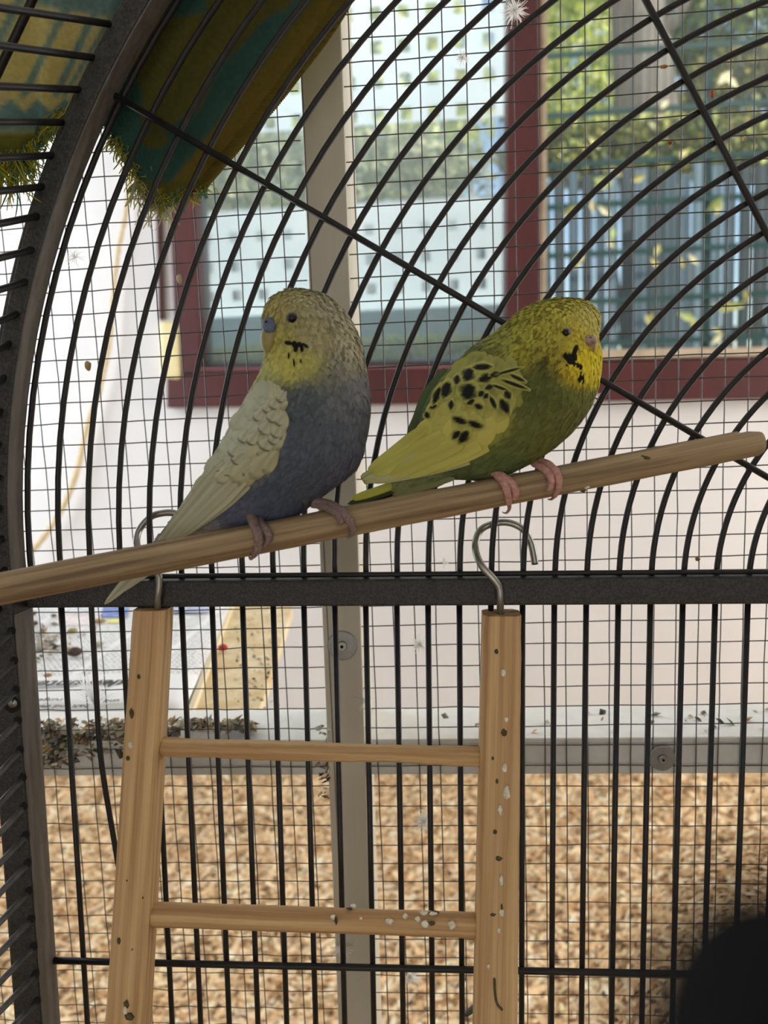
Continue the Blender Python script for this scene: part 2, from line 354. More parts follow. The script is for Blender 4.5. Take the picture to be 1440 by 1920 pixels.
# fallen leaves caught on the wire fence
lf = MB()
for px, py, s in [(1215, 600, 16), (1090, 490, 24), (1310, 590, 26), (1370, 570, 30), (1335, 630, 18), (1130, 345, 30), (1190, 335, 26), (1240, 205, 22), (1360, 150, 24), (1285, 290, 20), (1120, 395, 20), (1060, 400, 20), (1240, 480, 22), (1290, 485, 22), (1335, 385, 22), (1100, 270, 20), (1400, 575, 20), (1150, 440, 18)]:
    for k in range(2):
        c = atY(px + rng.normal(0, s * .5), py + rng.normal(0, s * .35), YG - .03); sz = s / F * YG * rng.uniform(.45, .8); a = rng.uniform(0, 3.1); u = np.array([math.cos(a), rng.normal(0, .3), math.sin(a)]); v = np.array([-math.sin(a), rng.normal(0, .3), math.cos(a)])
        lf.add([c - u * sz, c - v * sz * .45 + [0, -.01, 0], c + u * sz, c + v * sz * .45 + [0, -.01, 0]], [[0, 1, 2, 3]], lin(random.choice([(226, 214, 130), (206, 190, 110), (180, 188, 110), (228, 214, 170)])))
lf.build('caught_leaves', 'leaf', gf, smooth=False, kind='stuff', label='yellow leaves caught in the fence')
# perforated pale screen outside the left pane
YS = 3.7
ps = thing('perforated_screen', 'pale blue grey screen with rows of square holes outside the left pane', 'screen', (atY(660, 500, YS)[0], YS, GZ))
def perf(name, pxa, pxb, pya, pyb, pitch, hole, roff):
    k = YS / F; xs = [atY(pxa, (pya + pyb) / 2, YS)[0]]; x0 = xs[0]; x1 = atY(pxb, (pya + pyb) / 2, YS)[0]; z1 = atY((pxa + pxb) / 2, pya, YS)[2]; z0 = atY((pxa + pxb) / 2, pyb, YS)[2]
    mb = MB(); pz, hz = pitch[1] * k, hole[1] * k; pxx, hx = pitch[0] * k, hole[0] * k
    zz = z1; rows = []
    while zz > z0:
        a = zz; b_ = max(z0, zz - (pz - hz)); mb.add(boxv(x0, x1, YS, YS + .004, b_, a), BF)
        c = max(z0, b_ - hz)
        if c < b_:
            x = x0
            while x < x1:
                mb.add(boxv(x, min(x1, x + pxx - hx), YS, YS + .004, c, b_), BF); x += pxx
        zz = c
    return mb.build(name, 'screen', ps, smooth=False)
perf('upper_panel', 300, 975, -220, 238, (49, 56), (20, 22), 0)
k_ = YS + .09; mk('backing_board', boxv(atY(300, 500, k_)[0], atY(975, 500, k_)[0], k_, k_ + .01, atY(600, 616, k_)[2], atY(600, 384, k_)[2]), BF, mat('grey_backing', hexc(176, 186, 188), .8), ps, smooth=False)
perf('lower_panel', 300, 975, 388, 612, (50, 52), (17, 19), 0)
for px in (330, 640, 965):
    x = atY(px, 400, YS)[0]; mk('screen_post', boxv(x - .02, x + .02, YS + .004, YS + .05, GZ - .05, atY(px, -220, YS)[2]), BF, 'screen', ps, smooth=False)
tl = atY(340, 612, YS - .05); tr_ = atY(985, 612, YS - .05); bl = atY(340, 648, YS - .05)
bush(660, 655, YS - .42, (.85, .05, .05), 1500, [(244, 240, 170), (226, 232, 150), (200, 214, 150)], .022, 'low row of pale yellow plants in front of the planter below the screen')
bevel(mk('planter_box', boxv(tl[0], tr_[0], YS - .3, YS - .02, GZ, tl[2]), BF, mat('teal_planter', hexc(182, 206, 210), .6), smooth=False, label='long teal planter box below the perforated screen', cat='planter'), .01)

# ================================================================== mesh partition
pt = thing('mesh_partition', 'grey framed aviary partition of fine square wire mesh behind the cage', 'partition', (0, YM, 0))
g = .0127 * YM / .435184039
OX = -.072588078 * YM / .435184039; OZ = (.059028989) * YM / .435184039 + H      # phase of the wires
CX, CXL, RZ = 10.488033655, -12.795455836, -11.670107196
def mvert(c, left=False):                   # x of a vertical wire by index
    return OX + (c + (CXL if left else CX)) * g
def mhor(i): return OZ + (-i - RZ) * g
pl = lambda y: float(np.interp(y, [-400, 100, 480, 1070, 1233, 1420, 1900, 2300], [548, 566, 575, 600, 608, 612, 627, 640]))
pr = lambda y: float(np.interp(y, [-400, 10, 480, 1050, 1400, 1900, 2300], [632, 643, 655, 673, 682, 693, 702]))
yf = YM - .004
ys_ = np.linspace(-400, 2300, 2)
fr = [atY(pl(2400), 2400, yf), atY(pr(2400), 2400, yf), atY(pr(-400), -400, yf), atY(pl(-400), -400, yf)]
zlo, zhi = 0.02, 1.75
xl = np.interp([zlo, zhi], [fr[0][2], fr[3][2]], [fr[0][0], fr[3][0]]); xr = np.interp([zlo, zhi], [fr[1][2], fr[2][2]], [fr[1][0], fr[2][0]])
F4 = np.array([[xl[0], yf, zlo], [xr[0], yf, zlo], [xr[1], yf, zhi], [xl[1], yf, zhi]]); B4 = F4.copy(); B4[:, 1] = YM + .055
bevel(mk('post', *prism(F4, B4), 'post', pt, smooth=False), .0012)
xm_ = (xl[0] + xr[0]) / 2
mk('post_groove', boxv(xm_ + .0005, xm_ + .0012, yf - .0003, yf + .001, zlo, zhi), BF, mat('post_line', hexc(120, 116, 108), .6), pt, smooth=False)
# horizontal beam: front face y 1385..1455 at the right, top face shows as a white ledge
zt_ = atY(1000, 1388, YM + .002)[2]; zb_ = atY(1000, 1452, YM + .002)[2]
bevel(mk('beam', boxv(-.62, xl.mean() - .001, YM + .002, YM + .047, zb_, zt_), BF, 'beam', pt, smooth=False), .001)
bevel(mk('beam', boxv(xr.mean() + .001, .8, YM + .002, YM + .047, zb_, zt_), BF, 'beam', pt, smooth=False), .001)
capm = mat('white_ledge_paint', (.93, .92, .88, 1), .5, var=(.86, .84, .78, 1), scale=60)
for xa_, xb_ in ((-.62, xl.mean() - .001), (xr.mean() + .001, .8)):
    bevel(mk('ledge_cap', boxv(xa_, xb_, YM + .0025, YM + .055, zt_ - .0002, zt_ + .0012), BF, capm, pt, smooth=False, label='white painted ledge on top of the beam'), .0004)
bevel(mk('kick_beam', boxv(-.62, .8, YM + .002, YM + .047, .02, .06), BF, 'beam', pt, smooth=False), .001)
for px in (-420, 2050):
    x = atY(px, 1000, YM)[0]; bevel(mk('side_post', boxv(x - .012, x + .012, YM - .004, YM + .055, .02, 1.75), BF, 'post', pt, smooth=False), .001)
rw = .00037
xL, xR = -.60, .76
def wob(n, a): return np.cumsum(rng.normal(0, a, n)) * .3
for i in range(-9, 62):
    z = mhor(i)
    for (x0, x1, sl) in ((xL, xl.mean() + .002, -.004), (xr.mean() - .003, xR, .0)):
        n = 40; xs = np.linspace(x0, x1, n)
        P = np.stack([xs, YM + .0004 * np.sin(xs / g * math.pi) + rng.normal(0, .0001, n), z + rng.normal(0, .00018, n) + .0006 * np.sin(xs * 9 + i)], 1)
        mk('horizontal_wire', *tube(P, rw, 4, cap=False), 'wire', pt)
for c in range(-26, 30):
    left = c < -9
    x = mvert(c) if not left else None
    if left: continue
    n = 50; zs = np.linspace(mhor(61), mhor(-9), n)
    P = np.stack([x + rng.normal(0, .00012, n), YM - .0004 * np.sin(zs / g * math.pi), zs], 1)
    if x > xr.mean() - .004 and x < xR: mk('vertical_wire', *tube(P, rw, 4, cap=False), 'wire', pt)
for c in range(-14, 16):
    x = mvert(c, True)
    if x < xL or x > xl.mean(): continue
    n = 50; zs = np.linspace(mhor(61), mhor(-9), n)
    P = np.stack([x + rng.normal(0, .00012, n), YM - .0004 * np.sin(zs / g * math.pi), zs], 1)
    mk('vertical_wire', *tube(P, rw, 4, cap=False), 'wire', pt)
def disc(c, r, th, m, name, par, n=28, ri=0):
    V = []; 
    for y in (-th, 0):
        for j in range(n):
            a = 2 * math.pi * j / n; V.append([c[0] + r * math.cos(a), c[1] + y, c[2] + r * math.sin(a)])
    return bevel(mk(name, V, [[j, (j + 1) % n, n + (j + 1) % n, n + j] for j in range(n)] + [list(range(n))[::-1], list(range(n, 2 * n))], m, par, smooth=False), .0004)
for (px, py, rpx, y0) in ((642, 1210, 29, yf), (1241, 1421, 25, YM - .001)):
    c = atY(px, py, y0); wd = disc(c, rpx / F * YM, .0012, 'washer', 'fender_washer', pt)
    disc(c - [0, .0012, 0], rpx * .33 / F * YM, .002, 'steel', 'screw_head', wd, 20); disc(c - [0, .0034, 0], rpx * .11 / F * YM, .0004, 'hole', 'screw_socket', wd, 10)

# ================================================================== the bird cage
s = .017
XC, ZCC = 27.888 * s, -.339 * s
cg = thing('bird_cage', 'black wire bird cage with arched back wall, seen from inside', 'cage', matrix=MC)
def rad(k, th):                            # arc radius by bar index and angle above the rail (slightly out of round)
    q = abs(math.sin(th)); R_ = 27.888 - k
    return (R_ + .0161 - .5082 * q + .7343 * q * q + R_ * (-.0032 + .06636 * q - .06687 * q * q)) * s
def arcpt(k, th, y=0, dr=0): return np.array([XC - (rad(k, th) + dr) * math.cos(th), y, ZCC + (rad(k, th) + dr) * math.sin(th)])
def cmk(name, V, Fc, m, **k): return mk(name, c2w(V), Fc, m, cg, **k)
RB = .00162
for k in range(-1, 26):
    n = 72; P = [arcpt(k, t) for t in np.linspace(math.radians(-.3), math.radians(180.3), n)]
    cmk('arched_bar', *tube(P, RB, 8), 'bar')
bar_me = None
for k in range(0, 56):
    x = k * s
    if k == 1:                             # one bar is bent
        P = catmull([[x, 0, -.008], [x, 0, -.06], [x + .0004, .0, -.105], [x + .006, .0, -.16], [x + .0105, .0, -.205], [x + .0125, 0, -.30], [x + .012, 0, -.40]], 24)
        cmk('upright_bar', *tube(P, RB, 8), 'bar'); continue
    if bar_me is None:
        o = cmk('upright_bar', *tube([[0, 0, -.008], [0, 0, -.2], [0, 0, -.42]], RB, 8), 'bar'); bar_me = o.data
    else:
        o = bpy.data.objects.new('upright_bar', bar_me); COL.objects.link(o); o.parent = cg; o.location = (x, 0, 0)
for dg in (31.0, 61.2, 90, 119, 149):
    th = math.radians(dg); a = arcpt(-1.2, th, -.0030); b = np.array([XC - .03 * math.cos(th), -.003, ZCC + .03 * math.sin(th)])
    cmk('spoke', *tube([a, (a + b) / 2, b], .0017, 8), 'bar')
cmk('hub_ring', *tube([[XC - .03 * math.cos(t), -.003, ZCC + .03 * math.sin(t)] for t in np.linspace(0, math.pi, 20)], .0017, 8), 'bar')
bevel(cmk('rail', boxv(-.0165, 2 * XC + .0165, -.0075, .0075, -.0157, -.0014), BF, 'frame', smooth=False), .0012, 2)
cmk('rail_rod', *tube([[-.016, -.0035, .0008], [.2, -.0035, .0009], [2 * XC, -.0035, .0008]], .0014, 8), 'bar')
cmk('lower_rod', *tube([[-.017, -.003, -.2262], [.1, -.003, -.2268], [.23, -.003, -.2271], [2 * XC, -.003, -.228]], .0019, 8), 'bar')
# arched frame tube and its outer rib, then the corner posts
def sweep(name, k, d0, d1, y0, y1, m):
    n = 90; V = []
    for t in np.linspace(-.0, math.pi, n):
        V += [arcpt(k, t, y0, d0), arcpt(k, t, y0, d1), arcpt(k, t, y1, d1), arcpt(k, t, y1, d0)]
    Fc = [[i * 4 + j, i * 4 + (j + 1) % 4, (i + 1) * 4 + (j + 1) % 4, (i + 1) * 4 + j] for i in range(n - 1) for j in range(4)] + [[3, 2, 1, 0], [n * 4 - 4, n * 4 - 3, n * 4 - 2, n * 4 - 1]]
    return bevel(cmk(name, np.array(V), Fc, m, smooth=False), .001)
KF = -1.16
sweep('arch_frame', KF, 0, .0100, -.0165, -.001, 'frame')
sweep('arch_inner_edge', KF, -.0006, .0004, -.0155, -.0005, 'frame_lit')
sweep('arch_outer_rib', KF, .0102, .0150, -.0105, -.0015, 'frame')
for sx in (0, 1):
    X = lambda x: x if sx == 0 else 2 * XC - x
    a, b = sorted((X(-.0165), X(-.0322))); bevel(cmk('corner_post', boxv(a, b, -.0205, -.0005, -.42, -.002), BF, 'frame', smooth=False), .0014)
    a, b = sorted((X(-.0160), X(-.0167))); cmk('post_inner_face', boxv(a, b, -.0192, -.0008, -.42, -.0165), BF, 'frame_lit', smooth=False)
# side bars fanning out of the left frame towards the lens
pts = [(275, -85), (240, -20), (205, 45), (175, 108), (150, 168), (118, 229), (100, 291), (82, 350), (72, 405), (62, 468), (50, 528), (33, 588), (20, 643), (10, 707), (4, 770), (0, 832), (0, 892), (2, 950), (6, 1008),
       (12, 1066), (14, 1128), (20, 1187), (25, 1243), (28, 1298), (32, 1355), (36, 1410), (41, 1462), (43, 1516), (46, 1570), (50, 1622), (52, 1675), (57, 1727), (61, 1779), (65, 1830), (68, 1881), (72, 1932)]
sy = [-90, 50, 110, 168, 228, 290, 350, 405, 470, 530, 590, 643, 700, 900, 1187, 1413, 1600, 1940]; ss = [.17, .15, .13, .04, 0, -.05, -.1, -.2, -.25, -.3, -.42, -.55, -.65, -.78, -.88, -1.08, -1.05, -1.0]
for px, py in pts:
    off = .0175 if py > 1130 else .0125
    sl = float(np.interp(py, sy, ss)); d0 = depC(px, py, off + .003)
    P = []
    for t in np.linspace(0, 1, 6): P.append(at(px - 420 * t, py - 420 * sl * t, d0 * (1 - .30 * t)))
    mk('side_bar', *tube(P, .0017, 8), 'bar_grey' if py > 1130 else 'bar', cg)
    if py > 1130:
        q = atC(px + 1.5, py - 4, .0209); V, Fc = tube([q + CR[:, 1] * .0004, q - CR[:, 1] * .0005], .0022, 14); mk('bar_hole', V, Fc, 'hole', cg)
P = catmull([at(x, y, .395 - .00008 * (330 - y)) for x, y in [(95, -75), (57, 8), (27, 72), (0, 128), (-34, 205), (-60, 280)]], 14)
mk('outer_hoop', *tube(P, .0021, 8), 'bar', cg)
q = atC(23, 1322, .0209)
nrm = -CR[:, 1]
mk('bolt_recess', *tube([q - nrm * .0006, q + nrm * .0004], .0043, 18), 'hole', cg)
mk('bolt', *tube([q + CR[:, 0] * .0008 + CR[:, 2] * .0012, q + CR[:, 0] * .0008 + CR[:, 2] * .0012 + nrm * .0012], .0024, 14), 'steel', cg)

# ================================================================== perch
PA, PB = (-160, 1135), (1422, 828)
dB = depC(1422, 828, .0115); dA = dB * 52 / 60.5
def perch_dep(px): 
    t = (px - PA[0]) / (PB[0] - PA[0]); return 1 / ((1 - t) / dA + t / dB)
def perch_py(px): return PA[1] + (PB[1] - PA[1]) * (px - PA[0]) / (PB[0] - PA[0])
pa, pb = at(*PA, dA), at(*PB, dB); RP = .0072
n = 60; nn = 20
ts = np.linspace(0, 1, n); PP = pa + (pb - pa) * ts[:, None]
Tn = (pb - pa) / np.linalg.norm(pb - pa); sid = np.cross(Tn, [0, 0, 1]); sid /= np.linalg.norm(sid); up = np.cross(sid, Tn)
V = []
ed = .0016
rings = [(0, -.5)] + [(t, 0) for t in ts[1:-2]] + [(.972, 0), (.9725, 1), (1 - .006, 1), (1.0, 2)]
for t, fl in rings:
    c = pa + (pb - pa) * t
    for j in range(nn):
        a = 2 * math.pi * j / nn; r = RP * (1 + .012 * math.sin(t * 60 + j) + .008 * math.sin(t * 23 + 2 * j)); x = r * math.cos(a); z = r * math.sin(a)
        if fl >= 1 and z > .78 * RP: z = .78 * RP
        if fl == 2: x *= .86; z *= .86
        V.append(c + sid * x + up * z)
k = len(rings)
Fc = [[i * nn + j, i * nn + (j + 1) % nn, (i + 1) * nn + (j + 1) % nn, (i + 1) * nn + j] for i in range(k - 1) for j in range(nn)] + [list(range(nn))[::-1], [(k - 1) * nn + j for j in range(nn)]]
prc = thing('perch', 'round wooden perch running diagonally across the cage under both budgerigars', 'perch', tuple(pa))
gr_ = np.array([[RP * math.cos(2 * math.pi * j / nn), RP * math.sin(2 * math.pi * j / nn), t * np.linalg.norm(pb - pa)] for t, fl in rings for j in range(nn)])
mk('dowel', V, Fc, 'dowel', prc, grain=gr_)
for px, dy, rx, m in ((1212, -8, 8, 'darkdrop'), (1205, -14, 4, 'darkdrop'), (1100, 22, 6, 'dropping'), (1093, 28, 5, 'darkdrop')):
    py = perch_py(px) + dy; dd = perch_dep(px) - math.sqrt(max(0, RP ** 2 - (dy * perch_dep(px) / F) ** 2)) * .98
    V, F2 = blob(at(px, py, dd), np.array([rx, 3, rx * .7]) * .00026, jit=.2); mk('stain', V, F2, m, prc)

# ================================================================== toy ladder
lad = thing('toy_ladder', 'small wooden ladder hung by two steel hooks from the cage rail', 'ladder', tuple(atC(600, 1920, .05)))
def offy(py): return float(np.interp(py, [1140, 1920, 2100], [.0125, .052, .062]))
def stile(x0, x1, y0, name):               # pixel x of the front face's two edges at top and bottom
    (tl, tr), (bl, br) = x0, x1
    th = .0172; ch = .0022; V = []; GV = []
    rows = np.linspace(0, 1, 24)
    y1 = 2080
    for t in rows:
        py = y0 + (y1 - y0) * t; e = (y1 - 1900) / (1900 - y0)
        f = (py - y0) / (1900 - y0); pl_ = tl + (bl - tl) * f; pr_ = tr + (br - tr) * f; o = offy(py)
        a = atC(pl_, py, o); b = atC(pr_, py, o); nb = CR[:, 1]; ux = (b - a) / np.linalg.norm(b - a); c = ch * (1 if t > 0 else 1.3)
        j = rng.normal(0, .00012, 3) * (t > 0)
        V += [a + ux * c + j, b - ux * c + j, b + nb * c + j, b + nb * (th - c), b - ux * c + nb * th, a + ux * c + nb * th, a + nb * (th - c), a + nb * c + j]
        wd_ = np.linalg.norm(b - a); ln_ = t * .32; ox_ = tl * .01; GV += [[ox_ + q_[0], q_[1], ln_] for q_ in ((c, 0), (wd_ - c, 0), (wd_, c), (wd_, th - c), (wd_ - c, th), (c, th), (0, th - c), (0, c))]
    k = len(rows); Fc = [[i * 8 + j, i * 8 + (j + 1) % 8, (i + 1) * 8 + (j + 1) % 8, (i + 1) * 8 + j] for i in range(k - 1) for j in range(8)] + [list(range(8))[::-1], [(k - 1) * 8 + j for j in range(8)]]
    return mk(name, V, Fc, 'pine', lad, smooth=False, grain=GV)
stile((246, 309), (196, 268), 1146, 'stile'); stile((907, 979), (891, 972), 1156, 'stile')
def rung(a, b, r, chew, name):
    n = 46; P = []; R = []
    pa_ = atC(a[0], a[1], offy(a[1]) - .0085); pb_ = atC(b[0], b[1], offy(b[1]) - .0085)
    for i, t in enumerate(np.linspace(0, 1, n)):
        P.append(pa_ + (pb_ - pa_) * t + rng.normal(0, .00012 * chew, 3)); R.append(r * (1 - chew * (.10 + .10 * math.sin(3.1 * t * 3 + 1)) * math.sin(math.pi * min(1, t * 1.05)) + rng.normal(0, .008 * chew)))
    V, Fc = tube(P, R, 12)
    V = np.array(V) + rng.normal(0, .00010 * chew, np.shape(V))
    return mk(name, V, Fc, 'pine2', lad, grain=[[r * math.cos(j * math.pi / 6) + a[1] * .01, r * math.sin(j * math.pi / 6), i * .2 / n] for i in range(n) for j in range(12)])
rung((300, 1400), (912, 1419), .0053, 1, 'rung'); rung((278, 1714), (900, 1735), .0062, .25, 'rung')
rung((262, 2020), (890, 2045), .0062, .2, 'rung')
def hook(P, name='hook'):
    W = [atC(x, y, o) for x, y, o in P]
    return mk(name, *tube(catmull(W, 60), .00195, 10), 'steel', lad)
hook([(938, 1175, .0045), (938, 1130, .0105), (936, 1102, .0110), (922, 1082, .0108), (904, 1062, .0095), (893, 1038, .005), (892, 1015, -.001), (902, 993, -.0055), (925, 982, -.0065), (953, 980, -.007), (980, 992, -.007), (994, 1015, -.007), (1000, 1038, -.007), (1003, 1058, -.007)])
hook([(295, 1168, .0045), (296, 1125, .0105), (299, 1092, .0110), (296, 1076, .0108), (280, 1058, .0095), (262, 1035, .004), (256, 1015, -.001), (262, 992, -.0055), (280, 971, -.0065), (300, 963, -.007), (325, 962, -.007), (345, 972, -.007), (357, 1000, -.007), (360, 1030, -.007)])
def drop(px, py, rx, ry, m='dropping', o=.0, name='dropping'):
    if m == 'darkdrop': rx, ry = rx * .75, ry * .8
    c = atC(px, py, offy(py) + o); V, F2 = blob(c, np.array([rx * .00028, .0007, ry * .00028]), 8, 6, .18); mk(name, V, F2, m, lad)
for a in [(260, 1269, 4.5, 6, 'darkdrop'), (247, 1340, 7, 15, 'darkdrop'), (245, 1397, 5, 7), (240, 1422, 6, 6, 'darkdrop'), (223, 1765, 5, 9, 'darkdrop'), (237, 1885, 8, 12, 'darkdrop'), (243, 1907, 12, 10, 'darkdrop'), (235, 1896, 4, 10, 'dropping'), (248, 1780, 2, 2, 'darkdrop'), (268, 1683, 2, 3, 'darkdrop'), (238, 1651, 2, 2, 'darkdrop'),
          (931, 1222, 5, 6, 'darkdrop'), (944, 1262, 5, 8), (950, 1349, 4, 6), (946, 1441, 5, 9), (950, 1490, 7, 16), (938, 1520, 4, 11), (932, 1465, 4, 6, 'darkdrop'), (945, 1375, 8, 10, 'darkdrop'), (924, 1422, 3, 4, 'darkdrop'), (940, 1653, 4, 14), (924, 1715, 7, 4, 'darkdrop'), (941, 1712, 5, 8), (941, 1705, 3, 12, 'darkdrop'), (916, 1813, 3, 6), (935, 1610, 9, 6, 'darkdrop'), (928, 1560, 5, 5, 'darkdrop'), (936, 1745, 4, 5)]:
    drop(a[0], a[1], a[2], a[3], *(a[4:] or ()))
P = catmull([atC(x, y, offy(y) + .0004) for x, y in [(927, 1835), (928, 1860), (932, 1882), (942, 1894)]], 14)
mk('dropping', *tube(P, .0006, 6), 'darkdrop', lad)
for px, py, rx, ry, m in [(625, 1720, 6, 5, 'dropping'), (630, 1725, 3, 9, 'darkdrop'), (663, 1699, 6, 4, 'dropping'), (655, 1704, 6, 2, 'darkdrop'), (760, 1718, 5, 6, 'dropping'), (795, 1712, 8, 5, 'dropping'), (812, 1713, 8, 4, 'dropping'), (814, 1712, 10, 5, 'darkdrop'), (783, 1724, 5, 6, 'dropping'), (797, 1733, 8, 8, 'dropping'), (810, 1731, 7, 4, 'darkdrop'), (847, 1735, 7, 9, 'dropping'), (730, 1728, 7, 6, 'dropping'), (677, 1722, 3, 2, 'dropping')]:
    cy_ = 1714 + (px - 278) * (21 / 622); dy = (py - cy_) / F * .37; o = offy(py) - .0085 + math.sqrt(max(0, .0062 ** 2 - dy ** 2))
    c = atC(px, py, o); V, F2 = blob(c, np.array([rx, 2.6, ry]) * .00027, 8, 6, .22); mk('dropping', V, F2, m, lad)

# ================================================================== towel
UV = {}
cols_ = [  # px,py,depth rows from top to bottom
    [(-300, -240, .30), (-280, -60, .31), (-230, 160, .325), (-180, 340, .335)],
    [(-60, -220, .372), (-40, -60, .376), (-10, 130, .385), (25, 300, .390)],
    [(140, -220, .418), (110, -60, .418), (80, 100, .420), (72, 262, .421)],
    [(260, -220, .431), (210, -60, .430), (160, 90, .429), (118, 225, .428)],
    [(330, -220, .434), (270, -50, .433), (210, 100, .431), (165, 218, .430)],
    [(430, -230, .434), (360, -50, .432), (280, 120, .430), (222, 270, .429)],
    [(540, -230, .436), (470, -40, .434), (370, 150, .432), (268, 352, .431)],
    [(640, -230, .438), (580, -30, .436), (460, 160, .434), (322, 368, .433)],
    [(730, -220, .440), (668, -10, .438), (545, 168, .436), (388, 346, .435)]]
cols_ = np.array(cols_, float)
for i_ in range(3, 9):
    for j_ in range(4): cols_[i_, j_, 2] = depC(cols_[i_, j_, 0], cols_[i_, j_, 1], -.0085 - .0008 * i_)
nu, nv = 120, 90
G = np.array([catmull(cols_[i], nv) for i in range(len(cols_))]); G = np.stack([catmull(G[:, j], nu) for j in range(nv)], 1)   # nu,nv,3
G[:, :, 2] += .0015 * np.sin(np.linspace(0, 26, nu))[:, None] * np.linspace(.3, 1, nv)[None] + rng.normal(0, .0002, (nu, nv))
G[:, :, 0:2] += (np.array([[3 * math.sin(i * .55), 4 * math.sin(i * .8 + 1)] for i in range(nu)])[:, None, :]) * np.clip(np.linspace(-1.5, 1, nv), 0, 1)[None, :, None]
V1 = np.array([[at(*G[i, j]) for j in range(nv)] for i in range(nu)])
V2 = np.array([[at(G[i, j, 0], G[i, j, 1], G[i, j, 2] + .0035) for j in range(nv)] for i in range(nu)])
px_, py_ = G[:, :, 0], G[:, :, 1]
YEW = lin((226, 214, 162)); TEAL = lin((98, 146, 134)); LBL = lin((150, 176, 174)); OLI = lin((150, 146, 78)); HEM = lin((170, 152, 78))
C = np.zeros((nu, nv, 3)); C[:] = YEW
def sm(a, b, x): return np.clip((x - a) / (b - a), 0, 1)[..., None]
left = sm(150, 185, px_ + .42 * (py_ - 130))   # 0 left of the frame, 1 right of it
CL = C.copy()
for (xa, ya, xb, yb, wd) in ((120, 25, 45, 175, 10), (168, 45, 110, 170, 9), (215, 20, 150, 130, 6), (30, 10, -20, 110, 12), (-60, 0, -110, 140, 12)):
    d = (px_ - xa - (py_ - ya) * (xb - xa) / (yb - ya)); CL = CL + (LBL - CL) * (1 - sm(wd * .6, wd * .9, np.abs(d))) * (1 - sm(175, 190, py_))
tri = 182 + 26 * np.abs(((px_ + 8) / 52.0) % 1 - .5) * 2
CL = CL + (LBL - CL) * sm(0, 6, py_ - tri) * (1 - sm(240, 252, py_)); CL = CL + (LBL - CL) * sm(0, 10, 22 - py_ + .16 * (px_ - 110)) * sm(40, 80, px_)
CL = CL + (OLI - CL) * sm(244, 256, py_)
e = ((px_ - 648) * (335 - 0) - (py_ - 0) * (385 - 648)) / math.hypot(335, 263) * -1      # distance left of the right edge
CRt = np.zeros_like(C); CRt[:] = OLI
wv = 14 * np.sin(py_ * .035 + 1) + 9 * np.sin(px_ * .06)
CRt = CRt + (TEAL - CRt) * sm(46, 54, e) * (1 - sm(92, 104, e + wv)) * (1 - sm(260, 275, py_))
CRt = CRt + (TEAL - CRt) * sm(0, 10, py_ - 208 - wv * .6 + .10 * (px_ - 300)) * sm(40, 48, e)
CRt = CRt + (TEAL - CRt) * sm(0, 12, 262 + wv - px_ - .0 * py_) * sm(90, 110, py_)
CRt = CRt + (TEAL - CRt) * sm(0, 12, 26 - py_ + wv * .5) * (1 - sm(380, 395, px_))
d = np.hypot((px_ - 300) / 38, (py_ - 215) / 30); CRt = CRt + (OLI - CRt) * (1 - sm(.9, 1.1, d))
d = np.hypot((px_ - 290) / 26, (py_ - 262) / 16); CRt = CRt + (OLI - CRt) * (1 - sm(.9, 1.1, d))
CRt = CRt + (HEM - CRt) * (1 - sm(42, 50, e))
CRt = CRt + (OLI - CRt) * sm(335, 345, py_ - .0 * px_)
C = CL + (CRt - CL) * left
C *= rng.uniform(.9, 1.1, (nu, nv, 1))
twm = mat('terry_towel', rough=.95, spec=.05, attr=True, trans=.5, bump=1.0, bscale=520, dim=.5)
tw = thing('towel', 'yellow and teal terry towel with fringed end draped over the cage top', 'towel', tuple(V1[60, 45]))
VV = np.concatenate([V1.reshape(-1, 3), V2.reshape(-1, 3)]); fa = quadgrid(nu, nv); N1 = nu * nv
FF = fa + [[i + N1 for i in f[::-1]] for f in fa]
edge = [i * nv for i in range(nu)]; FF += [[a, b, b + N1, a + N1] for a, b in zip(edge[:-1], edge[1:])]
edge = [i * nv + nv - 1 for i in range(nu)]; FF += [[b, a, a + N1, b + N1] for a, b in zip(edge[:-1], edge[1:])]
FF += [[b, a, a + N1, b + N1] for a, b in zip(range(nv - 1), range(1, nv))] + [[a, b, b + N1, a + N1] for a, b in zip(range(N1 - nv, N1 - 1), range(N1 - nv + 1, N1))]
mk('terry_cloth', VV, FF, twm, tw, cols=np.concatenate([C.reshape(-1, 3)] * 2))
i0 = 62; Vk = np.array([[at(G[i, j, 0], G[i, j, 1] - 10, G[i, j, 2] + .007) for j in range(nv)] for i in range(i0, nu - 2)]); Vk2 = np.array([[at(G[i, j, 0], G[i, j, 1] - 10, G[i, j, 2] + .010) for j in range(nv)] for i in range(i0, nu - 2)])
nk_ = nu - 2 - i0; fk = quadgrid(nk_, nv); mk('light_blocker', np.concatenate([Vk.reshape(-1, 3), Vk2.reshape(-1, 3)]), fk + [[a + nk_ * nv for a in f[::-1]] for f in fk], mat('blocker_cloth', hexc(120, 110, 60), .95), tw, label='second layer of the folded towel')  # opaque sheet added to keep back light off the right part
hb = MB()                                  # ribs of the hem along the right edge
for j in range(8, nv, 1):
    for jj in (0, .5):
        a = G[nu - 1, j] if jj == 0 else (G[nu - 1, j] + G[nu - 1, min(j + 1, nv - 1)]) / 2
        b = G[nu - 8, j] if jj == 0 else (G[nu - 8, j] + G[nu - 8, min(j + 1, nv - 1)]) / 2
        hb.add(*tube([at(a[0] + (b[0] - a[0]) * t, a[1] + (b[1] - a[1]) * t, a[2] - .0006 + (b[2] - a[2]) * t) for t in (0, .5, 1)], .0007, 5), lin((180, 160, 80)))
hb.build('hem', twm, tw, kind='stuff', label='ribbed yellow hem band')
fb = MB()
